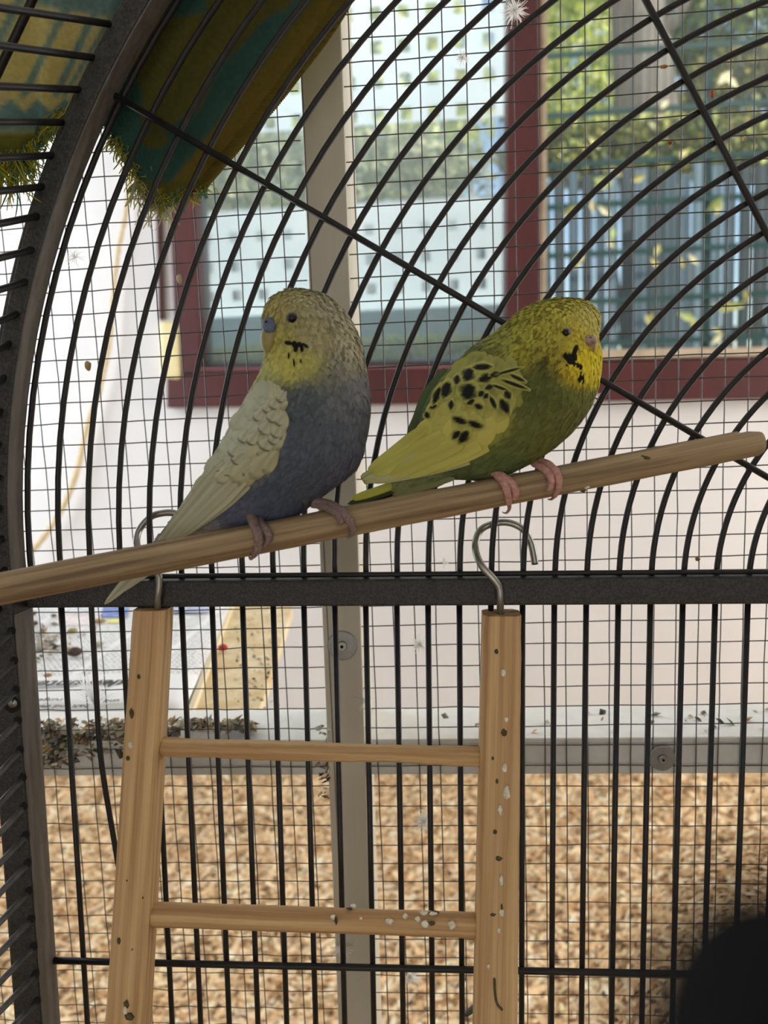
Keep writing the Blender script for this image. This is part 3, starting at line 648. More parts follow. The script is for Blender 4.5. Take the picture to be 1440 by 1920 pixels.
def thread(px, py, dep, L, dirx, col):
    n = 9; P = []; ph = rng.uniform(0, 6); cu = rng.uniform(2, 9); ax = rng.uniform(.5, 1.2)
    for t in np.linspace(0, 1, n): P.append(at(px + dirx * L * t + cu * math.sin(ph + t * 5) * t, py + L * t * ax + cu * .6 * math.cos(ph + t * 6) * t, dep + rng.normal(0, .0008) + .002 * t * math.sin(ph)))
    fb.add(*tube(P, [.00033] * (n - 1) + [.0002], 4), col)
FY = [lin((206, 200, 90)), lin((186, 184, 70)), lin((222, 214, 130)), lin((120, 170, 140))]
for k in range(420):
    i = int(rng.uniform(60, nu - 1)); a = G[i, nv - 1]
    if a[0] < 205: continue
    thread(a[0] + rng.normal(0, 4), a[1] - rng.uniform(0, 14), a[2] - .001 + rng.uniform(0, .004), rng.uniform(16, 40), rng.normal(0, .45), random.choice(FY))
for k in range(70):                        # tangled strands hanging lower
    i = int(rng.uniform(84, 104)); a = G[i, nv - 1]; thread(a[0] + rng.normal(0, 10), a[1] + rng.uniform(0, 10), a[2], rng.uniform(25, 62), rng.normal(0, .35), lin((226, 222, 190)))
for k in range(1000):
    i = int(rng.uniform(8, 58)); a = G[i, nv - 1]; thread(a[0] + rng.normal(0, 5), a[1] - rng.uniform(0, 22), a[2] - .001 + rng.uniform(0, .004), rng.uniform(20, 70) * (1.5 if a[0] < 60 else .55), rng.normal(-.2, .35), random.choice(FY))
fb.build('fringe', mat('fringe_yarn', rough=.9, spec=.05, attr=True, trans=.6), tw, kind='stuff')

# ================================================================== shelf with newspaper and seeds behind the mesh
ZS = atY(250, 1352, YM + .06)[2]           # board surface height
def onS(px, py, dz=0): return atZ(px, py, ZS + dz)
sb = thing('shelf_board', 'stained wooden shelf board with raised lip behind the mesh at left', 'shelf', tuple(onS(300, 1250)))
q = np.array([onS(-260, 1362), onS(478, 1352), onS(548, 1138), onS(530, 1116), onS(-160, 1116)]); q2 = q.copy(); q2[:, 2] -= .012
V = np.concatenate([q, q2]); k = 5
mk('board', V, [[0, 1, 2, 3, 4], [9, 8, 7, 6, 5]] + [[i, i + k, (i + 1) % k + k, (i + 1) % k] for i in range(k)], mat('stained_board', hexc(244, 228, 190), .7, var=hexc(214, 184, 132), scale=26, bump=.4, bscale=80), sb, smooth=False)
mk('lip', *prism(np.array([onS(352, 1346), onS(362, 1346), onS(447, 1116), onS(438, 1116)]) + [0, 0, .006], np.array([onS(352, 1346), onS(362, 1346), onS(447, 1116), onS(438, 1116)])), mat('cream_lip', hexc(240, 226, 192), .6), sb, smooth=False)
for px in (-120, 420):
    c = onS(px, 1240, -.012); mk('bracket', boxv(c[0] - .01, c[0] + .01, YM + .048, YM + .25, c[2] - .02, c[2]), BF, 'beam', sb, smooth=False)
npm = bpy.data.materials.new('newsprint'); npm.use_nodes = True; t = npm.node_tree; N = t.nodes; L = t.links; bs = N['Principled BSDF']; bs.inputs['Roughness'].default_value = .9
tc = N.new('ShaderNodeTexCoord'); mp = N.new('ShaderNodeMapping'); mp.inputs['Rotation'].default_value = (0, 0, math.radians(0)); L.new(tc.outputs['Object'], mp.inputs[0])
br = N.new('ShaderNodeTexBrick'); br.inputs['Scale'].default_value = 1; br.inputs['Brick Width'].default_value = .0052; br.inputs['Row Height'].default_value = .0034; br.inputs['Mortar Size'].default_value = .00105; br.inputs['Mortar Smooth'].default_value = .5; br.offset = .37
br.inputs['Color1'].default_value = (.30, .30, .30, 1); br.inputs['Color2'].default_value = (.62, .62, .62, 1); br.inputs['Mortar'].default_value = (.93, .93, .92, 1)
nz = N.new('ShaderNodeTexNoise'); nz.inputs['Scale'].default_value = 900; L.new(mp.outputs[0], nz.inputs['Vector'])
mxv = N.new('ShaderNodeMix'); mxv.data_type = 'RGBA'; mxv.blend_type = 'LINEAR_LIGHT'; mxv.inputs[0].default_value = .0012; L.new(mp.outputs[0], mxv.inputs[6]); L.new(nz.outputs['Color'], mxv.inputs[7]); L.new(mxv.outputs[2], br.inputs['Vector'])
# white gutters between the columns and above the headline: masks on x and y
sx = N.new('ShaderNodeSeparateXYZ'); L.new(mp.outputs[0], sx.inputs[0])
def mth(op, a, b=None):
    n = N.new('ShaderNodeMath'); n.operation = op
    for i, v in enumerate((a, b)):
        if v is None: continue
        if isinstance(v, (int, float)): n.inputs[i].default_value = v
        else: L.new(v, n.inputs[i])
    return n.outputs[0]
col = mth('PINGPONG', sx.outputs[0], .031); gut = mth('GREATER_THAN', col, .0035)
row = mth('GREATER_THAN', sx.outputs[1], -.052)
nz2 = N.new('ShaderNodeTexNoise'); nz2.inputs['Scale'].default_value = 260; L.new(mp.outputs[0], nz2.inputs['Vector']); wg = mth('LESS_THAN', nz2.outputs['Fac'], .60)
msk = mth('MULTIPLY', mth('MULTIPLY', gut, row), wg)
mxc = N.new('ShaderNodeMix'); mxc.data_type = 'RGBA'; L.new(msk, mxc.inputs[0]); mxc.inputs[6].default_value = (.93, .93, .92, 1); L.new(br.outputs['Color'], mxc.inputs[7])
L.new(mxc.outputs[2], bs.inputs['Base Color'])
nq = [onS(-230, 1326, .010), onS(340, 1330, .010), onS(437, 1118, .010), onS(-150, 1118, .010)]
npc = thing('newspaper', 'folded newspaper lying on the wooden shelf behind the mesh', 'newspaper', tuple(onS(190, 1250)))
nr, nc = 18, 24; V = []
for i in range(nr):
    for j in range(nc):
        a, b = i / (nr - 1), j / (nc - 1); p = (np.array(nq[0]) * (1 - b) + np.array(nq[1]) * b) * (1 - a) + (np.array(nq[3]) * (1 - b) + np.array(nq[2]) * b) * a
        V.append(p + [0, 0, .0012 * math.sin(b * 9 + a * 4) + (-.004 if i == 0 else 0)])
V = np.array(V); Vb = V.copy(); Vb[:, 2] = ZS + .0005; ff = quadgrid(nr, nc); NN = nr * nc
rim = [j for j in range(nc)] + [i * nc + nc - 1 for i in range(1, nr)] + [(nr - 1) * nc + j for j in range(nc - 2, -1, -1)] + [i * nc for i in range(nr - 2, 0, -1)]
FF = ff + [[x_ + NN for x_ in f[::-1]] for f in ff] + [[a, a + NN, b + NN, b] for a, b in zip(rim, rim[1:] + rim[:1])]
mk('sheets', np.concatenate([V, Vb]), FF, npm, npc)
ink = mat('printing_ink', (.05, .05, .055, 1), .8)
def text(body, px, py, h, par, bold=0, name='printed_words', shear=0):
    c = bpy.data.curves.new(name, 'FONT'); c.body = body; c.size = h; c.extrude = .0001; c.offset = bold; c.align_x = 'CENTER'; c.shear = shear; c.materials.append(ink)
    o = bpy.data.objects.new(name, c); COL.objects.link(o); o.parent = par
    p_ = onS(px, py, .0118); inv = WM[par.name].inverted(); me = bpy.data.meshes.new_from_object(o); bpy.data.objects.remove(o); o = bpy.data.objects.new(name, me); COL.objects.link(o); o.parent = par
    o.location = inv @ Vector(p_); o.rotation_euler = (0, 0, math.pi); return o
text('den unter', 150, 1276, .021, npc, .0004, shear=.2)
text('rungen', 92, 1310, .0085, npc); text('halt and des Ta', 106, 1322, .0085, npc); text('und so', 200, 1312, .008, npc)
pc = MB()
for px, py, wx, wy, c in [(212, 1148, 24, 10, (104, 124, 186)), (214, 1164, 14, 4, (236, 224, 120)), (160, 1140, 30, 12, (206, 208, 218)), (150, 1163, 36, 10, (236, 212, 206)), (345, 1138, 44, 10, (168, 178, 204)), (392, 1129, 16, 6, (136, 148, 178)), (275, 1128, 22, 8, (214, 216, 224))]:
    a = np.array([onS(px - wx, py + wy, .0115), onS(px + wx, py + wy, .0115), onS(px + wx + 6, py - wy, .0115), onS(px - wx + 6, py - wy, .0115)]); mk('printed_picture', *prism(a + [0, 0, .0002], a), mat('picture_ink', hexc(*c), .8, var=hexc(*[min(255, v + 50) for v in c]), scale=90), npc, smooth=False)
# seeds: distinct ones singly, the rest as litter
def seed(px, py, L_, W_, col, label, ang=0.0, cat='seed', z=.0118, name='seed', spec=None):
    c = onS(px, py, z + W_ * .4); V, F2 = blob([0, 0, 0], [L_ / 2, W_ / 2, W_ * .42], 10, 8)
    V[:, 1] *= (1 - .35 * V[:, 0] / (L_ / 2)); ca, sa = math.cos(ang), math.sin(ang)
    V = np.stack([V[:, 0] * ca - V[:, 1] * sa, V[:, 0] * sa + V[:, 1] * ca, V[:, 2]], 1) + c
    return mk(name, V, F2, spec or mat('seed_hull', hexc(*col), .6, var=hexc(*[max(0, v - 40) for v in col]), scale=400), None, label=label, cat=cat)
seed(140, 1222, .0140, .0105, (92, 66, 46), 'large dark brown seed lying on the newspaper', .1)
seed(62, 1150, .0085, .0062, (96, 76, 52), 'dark seed furthest up the newspaper beside the post', .6)
seed(65, 1169, .0085, .0062, (104, 80, 56), 'brown seed just below the furthest dark seed beside the post', -.4)
seed(58, 1175, .0080, .0060, (150, 120, 84), 'half pale seed touching the cage post', .9)
seed(101, 1154, .0070, .0048, (128, 108, 78), 'small brown seed between the first two bars on the newspaper', .2)
seed(136, 1182, .0105, .0060, (182, 160, 104), 'olive seed husk beside the second bar on the newspaper', .4)
seed(177, 1177, .0045, .0034, (120, 112, 110), 'tiny grey seed right of the second bar on the newspaper', 0)
seed(183, 1208, .012, .006, (186, 184, 160), 'pale grey green husk on the newspaper near the third bar', .5)
seed(186, 1164, .016, .006, (202, 172, 120), 'long tan husk on the newspaper beside the colour picture', .1)
seed(90, 1266, .0075, .0042, (196, 150, 110), 'single small tan seed above the newspaper headline', .2)
seed(418, 1214, .0100, .0080, (206, 60, 34), 'small red berry on the bare shelf board', 0, 'berry', .002, 'berry')
seed(520, 1360, .0160, .0075, (40, 44, 44), 'black sunflower seed on the white ledge left of the post', 0, 'seed', -.004, 'sunflower_seed')
HC = [lin(c) for c in [(214, 202, 170), (190, 174, 138), (232, 224, 200), (128, 112, 88), (160, 162, 146), (78, 74, 62), (204, 170, 122), (176, 142, 104), (196, 192, 180), (100, 98, 84)]]
def litter(name, n, place, size, label, cat='seed husks'):
    mb = MB()
    for k in range(n):
        c = place(); a = rng.uniform(0, 6.3); L_ = size * rng.uniform(.5, 1.4); W_ = L_ * rng.uniform(.4, .8); u = np.array([math.cos(a), math.sin(a), rng.normal(0, .35)]); v = np.array([-math.sin(a), math.cos(a), rng.normal(0, .35)]); up_ = np.array([0, 0, L_ * .22])
        mb.add([c - u * L_ / 2, c + v * W_ / 2, c + u * L_ / 2, c - v * W_ / 2, c + up_], [[0, 1, 4], [1, 2, 4], [2, 3, 4], [3, 0, 4], [3, 2, 1, 0]], random.choice(HC) * rng.uniform(.7, 1.15))
    return mb.build(name, 'vcol', None, smooth=False, label=label, cat=cat, kind='stuff')
litter('seed_husks', 90, lambda: onS(rng.normal(78, 26), rng.normal(1200, 22), .0122), .008, 'pale seed husks scattered over the newspaper beside the post')
litter('seed_husks', 120, lambda: onS(rng.uniform(440, 520), rng.uniform(1140, 1330), .001), .004, 'fine yellow crumbs along the right edge of the shelf board')
def pile():
    x = rng.uniform(60, 480); w_ = 1 if x < 330 else .45
    return atY(x, rng.uniform(1350, 1350 + 48 * w_), YM + rng.uniform(.004, .05) * 1.0)
litter('seed_litter', 900, pile, .0075, 'heap of husks and straw along the ledge behind the mesh at left', 'seed litter')
def pile2():
    x = min(rng.exponential(70) + 75, 330); return atY(x, rng.uniform(1365, 1440 - .18 * (x - 75)), YM + rng.uniform(.0015, .008))
litter('seed_litter', 620, pile2, .0085, 'husks and dry leaves spilling down against the mesh below the newspaper', 'seed litter')
litter('seed_litter', 60, lambda: atY(610 + rng.normal(0, 10), rng.uniform(1360, 1500), YM + rng.uniform(-.004, .003)), .0055, 'clump of husks stuck to the mesh left of the grey post', 'seed litter')
litter('seed_husks', 40, lambda: np.array([rng.uniform(.0, .3), YM + rng.uniform(.008, .045), zt_ + .0022]), .006, 'few husks lying on the white ledge right of the grey post')

# ------------------------------------------------------------------ white down feathers and husks caught on the wires
def down(px, py, r, label, Y=None, n=80, sq=1.0, ang=None):
    Y = YM - .003 if Y is None else Y; c = atY(px, py, Y); mb = MB(); k = Y / F
    for i in range(n):
        a = rng.uniform(0, 6.3) if ang is None else rng.normal(ang, .75); L_ = r * k * rng.uniform(.5, 1.1); d = np.array([math.cos(a), rng.normal(0, .35), math.sin(a) * sq]); b_ = np.array([-math.sin(a), 0, math.cos(a)]) * rng.normal(0, .3) * L_
        q0 = c + rng.normal(0, .0006, 3); q1 = c + d * L_ * .5 + b_ * .3; q2 = c + d * L_ + b_; e_ = np.array([-d[2], 0, d[0]]); mb.add([q0 - e_ * .00022, q0 + e_ * .00022, q1 - e_ * .00020, q1 + e_ * .00020, q2 - e_ * .0001, q2 + e_ * .0001], [[0, 1, 3, 2], [2, 3, 5, 4]])
    return mb.build('down_feather', 'fluff', None, label=label, cat='feather')
down(787, 1208, 22, 'white down feather on the mesh below the rail right of the post')
down(680, 1312, 22, 'white down feather stuck to the right edge of the grey post')
down(796, 1540, 26, 'white down feather on the mesh between the two ladder rungs')
down(640, 1775, 24, 'white down feather below the lower rung in front of the grey post', yf - .004, ang=-1.4)
down(768, 1828, 24, 'faint white down feather below the lower rod', ang=-1.0)
down(1105, 742, 24, 'white down feather beside the breast of the green budgerigar')
down(140, 482, 22, 'faint grey down feather on the mesh at upper left', n=30)
down(965, 20, 26, 'white down feather at the top edge before the window mullion')
down(868, 108, 14, 'small tan fluff on the mesh in the upper middle', n=30)
down(178, 1320, 46, 'long white down feather hanging over the newspaper edge', YM - .004, 60, 1.6, 1.57)
down(832, 1052, 14, 'tiny white fluff on the mesh just above the rail', n=24)
def husk(px, py, w_, h_, col, label):
    c = atY(px, py, YM - .0015); V, F2 = blob(c, np.array([w_, 3.5, h_]) * YM / F / 1.0, 8, 6, .12); mk('husk', V, F2, mat('husk_shell', hexc(*col), .6, var=hexc(*[max(0, v - 45) for v in col]), scale=300), None, label=label, cat='husk')
husk(165, 686, 7, 9, (206, 176, 116), 'tan husk caught on the mesh at left centre'); husk(336, 523, 5, 9, (224, 204, 160), 'cream husk caught on the mesh before the left window frame')
husk(1335, 176, 4, 7, (196, 96, 50), 'orange husk caught on the mesh at upper right'); husk(1245, 125, 8, 3, (190, 150, 90), 'brown sliver caught on the mesh near the steep spoke'); husk(1308, 1048, 5, 4, (170, 130, 60), 'brown crumb on the mesh just above the rail at right')
husk(1256, 268, 5, 3, (170, 90, 50), 'rust coloured crumb on the mesh below the steep spoke'); husk(1396, 260, 4, 4, (214, 200, 140), 'pale crumb on the mesh at the right edge')
husk(662, 1497, 3.5, 6, (70, 66, 54), 'dark seed stuck on the grey post between the rungs'); husk(684, 1674, 4, 9, (140, 70, 56), 'reddish crumb on the grey post above the lower rung')
c = atC(885, 1893, -.003); V, F2 = blob([0, 0, 0], [.0048, .0022, .0022], 10, 8); V[:, 2] += V[:, 0] * .8
mk('husk', V + c, F2, mat('grey_green_husk', hexc(92, 94, 78), .6), None, label='grey green seed lodged beside the right ladder stile at the bottom', cat='husk')

# ------------------------------------------------------------------ dark thing close to the lens in the lower right corner
zc_ = .017; c0 = at(1462, 1955, zc_); c1 = at(1867, 2275, zc_ * 1.15)
V, F2 = tube(catmull([c0 + (c0 - c1) * .02, c0, (c0 + c1) / 2, c1], 14), np.array([.3, .78, .95, 1, 1, 1, 1, 1, 1, 1, 1, 1, 1, 1]) * .0041, 20)
mk('dark_object', V, F2, 'black', None, label='black out-of-focus rounded object close to the lens at bottom right', cat='object')

# ================================================================== budgerigars
def sstep(a, b, x): t = np.clip((x - a) / (b - a), 0, 1); return t * t * (3 - 2 * t)
FWD = RW[2]
class Bird:
    def __init__(self, name, label, foot_px, stations, ctrl, pattern, gain):
        self.d0 = perch_dep(foot_px); self.ctrl = ctrl; self.pattern = pattern; self.gain = gain
        self.root = thing(name, label, 'bird', tuple(at(foot_px, perch_py(foot_px), self.d0)))
        S = np.array([[a[0], a[1], b[0], b[1], dc, rf] for a, b, dc, rf in stations], float)
        nr, nk = 72, 48; S = catmull(S, nr); V = []; N_ = []; T_ = []
        for i in range(nr):
            l, r, dc, rf = S[i, :2], S[i, 2:4], S[i, 4], S[i, 5]; D = self.d0 + dc
            A, B = at(*l, D), at(*r, D); c = (A + B) / 2; a = (B - A) / 2; b = FWD - a * (FWD @ a) / (a @ a + 1e-12); b = b / np.linalg.norm(b) * np.linalg.norm(a) * rf
            for j in range(nk):
                t = 2 * math.pi * j / nk; V.append(c + a * math.cos(t) + b * math.sin(t))
        self.nr, self.nk = nr, nk; V = np.array(V); g3 = V.reshape(nr, nk, 3)
        Ft = [[i * nk + j, (i + 1) * nk + j, (i + 1) * nk + (j + 1) % nk, i * nk + (j + 1) % nk] for i in range(nr - 1) for j in range(nk)]
        self.V, self.Fq = V, Ft; caps = [list(range(nk)), [(nr - 1) * nk + j for j in range(nk)][::-1]]
        # normals (outward) and head-to-tail flow
        du = np.gradient(g3, axis=0); dv = np.roll(g3, -1, 1) - np.roll(g3, 1, 1); nn_ = np.cross(du, dv); nn_ /= np.linalg.norm(nn_, axis=2)[..., None] + 1e-12
        ctr = g3.mean(1, keepdims=True); sgn = np.sign(((g3 - ctr) * nn_).sum(2).mean()); nn_ *= sgn
        self.N = nn_.reshape(-1, 3); fl = -du / (np.linalg.norm(du, axis=2)[..., None] + 1e-12); self.T = fl.reshape(-1, 3)
        self.bvh = BVHTree.FromPolygons(V.tolist(), [tuple(f) for f in Ft])
        fq = Ft if sgn > 0 else [f[::-1] for f in Ft]
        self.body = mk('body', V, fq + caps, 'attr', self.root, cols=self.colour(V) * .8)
    def colour(self, P):
        uv, _ = proj(P); c = np.array([[x, y, r] for x, y, r, _ in self.ctrl], float); k = lin(np.array([q for *_, q in self.ctrl], float)) * self.gain
        d2 = ((uv[:, None, :] - c[None, :, :2]) ** 2).sum(2) / c[None, :, 2] ** 2; wt = np.exp(-d2 * 1.0) + 1e-9 / (1 + d2); C = (wt[..., None] * k[None]).sum(1) / wt.sum(1)[:, None]
        return np.clip(self.pattern(uv, C), 0.004, .88)
    def hit(self, px, py, bvh=None):
        r = ray(px, py); h = (bvh or self.bvh).ray_cast(Vector(CAM), Vector(r).normalized())
        return None if h[0] is None else np.array(h[0])
    def depth(self, px, py, bvh=None):
        h = self.hit(px, py, bvh); return None if h is None else (RW @ (h - CAM))[2]
    def plumage(self, n, lens, wids, skip=None):
        q = np.array(self.Fq); A = self.V[q]; ar = np.linalg.norm(np.cross(A[:, 1] - A[:, 0], A[:, 2] - A[:, 0]), axis=1) + 1e-12
        f = rng.choice(len(q), n, p=ar / ar.sum()); u, v = rng.uniform(size=(2, n, 1)); w4 = np.stack([(1 - u) * (1 - v), u * (1 - v), u * v, (1 - u) * v], 1)
        P = (self.V[q[f]] * w4).sum(1); Nn = (self.N[q[f]] * w4).sum(1); T = (self.T[q[f]] * w4).sum(1)
        ring = (q[f][:, 0] // self.nk) / (self.nr - 1)
        T = T + rng.normal(0, .16, (n, 3)); T -= Nn * (T * Nn).sum(1)[:, None]; T /= np.linalg.norm(T, axis=1)[:, None]; Sd = np.cross(Nn, T)
        L_ = (np.interp(ring, *lens) * rng.uniform(.75, 1.25, n))[:, None]; W_ = (np.interp(ring, *wids) * rng.uniform(.8, 1.2, n))[:, None]
        h = rng.uniform(.0002, .0009, (n, 1)) * np.clip(L_ / .004, .5, 1.2)
        V = np.stack([P - Nn * .0003, P + T * L_ * .45 + Sd * W_ + Nn * h * .35, P + T * L_ * .5 + Nn * h * .9, P + T * L_ * .45 - Sd * W_ + Nn * h * .35, P + T * L_ + Nn * h * .8], 1)
        C = self.colour((P + T * L_ * .5)) * rng.uniform(.78, 1.2, (n, 1))
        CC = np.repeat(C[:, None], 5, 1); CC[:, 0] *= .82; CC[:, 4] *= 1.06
        NN_ = np.repeat(Nn[:, None], 5, 1); NN_[:, 1] += Sd * .25; NN_[:, 3] -= Sd * .25; NN_[:, 4] += T * .12
        NN_ /= np.linalg.norm(NN_, axis=2)[..., None]
        b = np.arange(n)[:, None] * 5
        Fc = np.concatenate([b + [0, 2, 1], b + [0, 3, 2], b + [1, 2, 4], b + [2, 3, 4]])
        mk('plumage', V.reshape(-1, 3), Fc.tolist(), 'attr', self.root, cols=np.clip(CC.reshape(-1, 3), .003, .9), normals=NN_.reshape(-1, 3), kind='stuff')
    def wing(self, back, front, tipdep, thick, colfn):
        nv_, nu_ = 40, 14; Bk = catmull(back, nv_); Fr = catmull(front, nv_); Dp = np.full((nv_, nu_), np.nan)
        PX = np.array([[Bk[i] + (Fr[i] - Bk[i]) * (j / (nu_ - 1)) for j in range(nu_)] for i in range(nv_)])
        nom = np.interp(np.linspace(0, 1, nv_), [0, .5, .75, 1], tipdep)
        for i in range(nv_):
            for j in range(nu_):
                d = self.depth(*PX[i, j]); Dp[i, j] = nom[i] + self.d0 if d is None else min(d, nom[i] + self.d0 + .02)
        for _ in range(6):
            Q = np.pad(Dp, 1, mode='edge'); Dp = (Q[1:-1, 1:-1] * 2 + Q[:-2, 1:-1] + Q[2:, 1:-1] + Q[1:-1, :-2] + Q[1:-1, 2:]) / 6
        uu = np.linspace(-1, 1, nu_)[None]; vv = np.linspace(0, 1, nv_)[:, None]
        Dw = Dp - thick * (1 - .75 * uu ** 4) * np.clip(vv * 8, .25, 1)
        V = np.array([at(*PX[i, j], Dw[i, j]) for i in range(nv_) for j in range(nu_)]); Vb = np.array([at(*PX[i, j], Dp[i, j] + .0015) for i in range(nv_) for j in range(nu_)])
        ff = quadgrid(nv_, nu_); N1 = nv_ * nu_; rim = [j for j in range(nu_)] + [i * nu_ + nu_ - 1 for i in range(1, nv_)] + [(nv_ - 1) * nu_ + j for j in range(nu_ - 2, -1, -1)] + [i * nu_ for i in range(nv_ - 2, 0, -1)]
        FF = ff + [[a + N1 for a in f[::-1]] for f in ff] + [[b, a, a + N1, b + N1] for a, b in zip(rim, rim[1:] + rim[:1])]
        VV = np.concatenate([V, Vb]); self.wbvh = BVHTree.FromPolygons(V.tolist(), [tuple(f) for f in ff]); self.WPX, self.WD = PX, Dw
        self.wingo = mk('wing', VV, FF, 'attr', self.root, cols=colfn(VV)); return self.wingo
    def wdep(self, px, py):
        d = self.depth(px, py, self.wbvh)
        if d is None:
            k = ((self.WPX - np.array([px, py])) ** 2).sum(2); d = self.WD.flat[k.argmin()]
        return d
    def feather(self, px, py, ang, L_, W_, h, colf, par=None, name='feather', na=8, nb=5, blunt=.5, lift=.0006, camb=.0006):
        """leaf shaped feather lying on the wing: base pixel, direction (degrees, image), length and width in pixels"""
        ca, sa = math.cos(math.radians(ang)), math.sin(math.radians(ang)); V = []; C = []
        for i in range(na):
            a = i / (na - 1); sh = (min(1, .35 + a * 1.6)) * (max(0, 1 - max(0, (a - blunt) / (1 - blunt)) ** 2.4)) ** .5
            for j in range(nb):
                b = -1 + 2 * j / (nb - 1); x = px + ca * a * L_ - sa * b * W_ / 2 * sh; y = py + sa * a * L_ + ca * b * W_ / 2 * sh
                V.append(at(x, y, self.wdep(x, y) - h - lift * a + camb * b * b)); C.append(colf(a, b))
        return mk(name, V, quadgrid(na, nb), 'attrt', par or self.wingo, cols=np.clip(np.array(C), .003, .9))
    def spots(self, lst):
        for px, py, ang, L_, W_ in lst:
            ca, sa = math.cos(math.radians(ang)), math.sin(math.radians(ang)); V = []
            for i in range(6):
                a = i / 5; sh = math.sin(math.pi * (.12 + .8 * a)) ** .6
                for j in range(4):
                    b = -1 + 2 * j / 3; t = a - .5; x = px + ca * t * L_ - sa * b * W_ / 2 * sh; y = py + sa * t * L_ + ca * b * W_ / 2 * sh
                    V.append(at(x, y, (self.depth(x, y) or self.d0) - .0011 - .0003 * a + .0003 * b * b))
            mk('throat_spot', V, quadgrid(6, 4), 'attr', self.root, cols=np.full((24, 3), .010))
    def blade(self, P, W_, name, par, col, na=16, nb=5, cam_=.0006):
        """long flight or tail feather along pixel+depth points"""
        P = catmull(np.array(P, float), na); V = []; C = []
        T = np.gradient(P[:, :2], axis=0); T /= np.linalg.norm(T, axis=1)[:, None]
        for i in range(na):
            a = i / (na - 1); wd = np.interp(a, [0, .3, .8, .94, 1], W_)
            for j in range(nb):
                b = -1 + 2 * j / (nb - 1); x, y = P[i, 0] - T[i, 1] * b * wd / 2, P[i, 1] + T[i, 0] * b * wd / 2
                V.append(at(x, y, self.d0 + P[i, 2] + cam_ * b * b)); C.append(col(a, b))
        return mk(name, V, quadgrid(na, nb), 'attrt', par, cols=np.clip(np.array(C), .003, .9))
    def eye(self, px, py, r, ringc):
        d = self.depth(px, py); k = d / F; c = at(px, py, d)
        rb = mk('eye_ring', *blob(at(px, py, d + .0004), np.array([r * 1.45 * k, .0012, r * 1.4 * k]), 18, 12), mat('eye_ring_skin', hexc(*ringc), .6), self.root)
        mk('eye', *blob(at(px, py, d - .0004), np.array([r * k, .0019, r * k]), 16, 12), 'eye', self.root)
    def toes(self, lists, m, claws):
        mb = MB()
        for tl in lists:
            P = np.array([at(x, y, self.dtoe(x, y, o)) for x, y, o, _ in tl]); R = np.array([r for *_, r in tl]) * self.d0 / F
            P = catmull(P, 22); R = np.interp(np.linspace(0, 1, 22), np.linspace(0, 1, len(tl)), R); R = R * (1 + .07 * np.sin(np.arange(22) * 1.9)); mb.add(*tube(P, R, 10))
        f = mb.build('foot', m, self.root)
        for tl in claws:
            P = catmull(np.array([at(x, y, self.dtoe(x, y, o)) for x, y, o, _ in tl]), 10); R = np.interp(np.linspace(0, 1, 10), np.linspace(0, 1, len(tl)), [r for *_, r in tl]) * self.d0 / F
            mk('claw', *tube(P, R, 8), 'claw', f)
    def dtoe(self, x, y, o):                # depth on the surface of the perch, o metres proud of it
        D = perch_dep(x); dy = (y - perch_py(x)) * D / F * .98; rr_ = RP + o
        return D - (math.sqrt(max(0, rr_ ** 2 - dy ** 2)) if abs(dy) < rr_ else 0)

# ---- the pale violet budgerigar
def pat_blue(uv, C):
    x, y = uv[:, 0], uv[:, 1]
    d = np.hypot(x - 500, y - 640); nap = sstep(100, 130, d) * sstep(712, 690, y + .25 * (x - 640)) * sstep(540, 565, x)
    st = np.sin(d * .62 + 1.2 * np.sin(np.arctan2(y - 640, x - 500) * 17)) ; C = C * (1 - .42 * nap * sstep(.1, .7, st))[:, None]
    return C
bl_st = [((292, 1020), (312, 1024), .026, .5), ((306, 1000), (372, 1012), .021, .45), ((326, 972), (440, 1002), .016, .5), ((352, 935), (530, 980), .009, .62), ((384, 890), (604, 928), .003, .78), ((414, 840), (669, 872), -.001, .82),
         ((444, 785), (689, 800), -.003, .82), ((472, 735), (692, 745), -.003, .82), ((494, 690), (685, 692), -.002, .82), ((498, 652), (677, 645), -.001, .84), ((494, 618), (663, 612), -.001, .86), ((494, 590), (645, 584), -.001, .86), ((508, 562), (618, 560), -.001, .85), ((532, 547), (584, 547), 0, .8), ((548, 542), (556, 542), 0, .7)]
W_ = (166, 166, 140)
bl_ct = [(515, 575, 26, (168, 158, 96)), (548, 552, 26, (166, 160, 114)), (600, 562, 26, (166, 160, 128)), (640, 600, 28, (174, 168, 138)), (668, 650, 26, (182, 176, 146)), (560, 612, 26, (152, 147, 104)), (600, 628, 30, (158, 152, 114)), (530, 632, 22, (166, 160, 86)),
         (520, 672, 26, (178, 172, 92)), (560, 682, 24, (174, 168, 88)), (590, 690, 20, (158, 156, 94)), (500, 700, 20, (168, 168, 108)), (545, 708, 14, (168, 164, 88)), (612, 712, 22, (108, 110, 98)), (640, 690, 24, (142, 140, 124)), (525, 742, 24, (84, 92, 94)), (570, 735, 22, (86, 94, 94)),
         (580, 770, 30, (82, 90, 96)), (630, 750, 32, (104, 108, 112)), (676, 735, 20, (132, 134, 136)), (670, 790, 28, (104, 108, 116)), (610, 830, 40, (86, 93, 102)), (650, 870, 30, (90, 94, 110)), (560, 880, 40, (82, 90, 104)), (500, 930, 36, (80, 89, 106)), (560, 940, 30, (79, 87, 104)), (440, 960, 30, (96, 101, 120)), (395, 990, 24, (150, 152, 156)), (340, 1005, 26, (162, 162, 156)), (480, 760, 24, W_), (420, 860, 34, W_), (460, 850, 34, (176, 176, 150)), (360, 940, 30, W_)]
blue = Bird('budgerigar', 'pale budgerigar with yellow face and violet grey belly, looking left', 560, bl_st, bl_ct, pat_blue, 1.0)
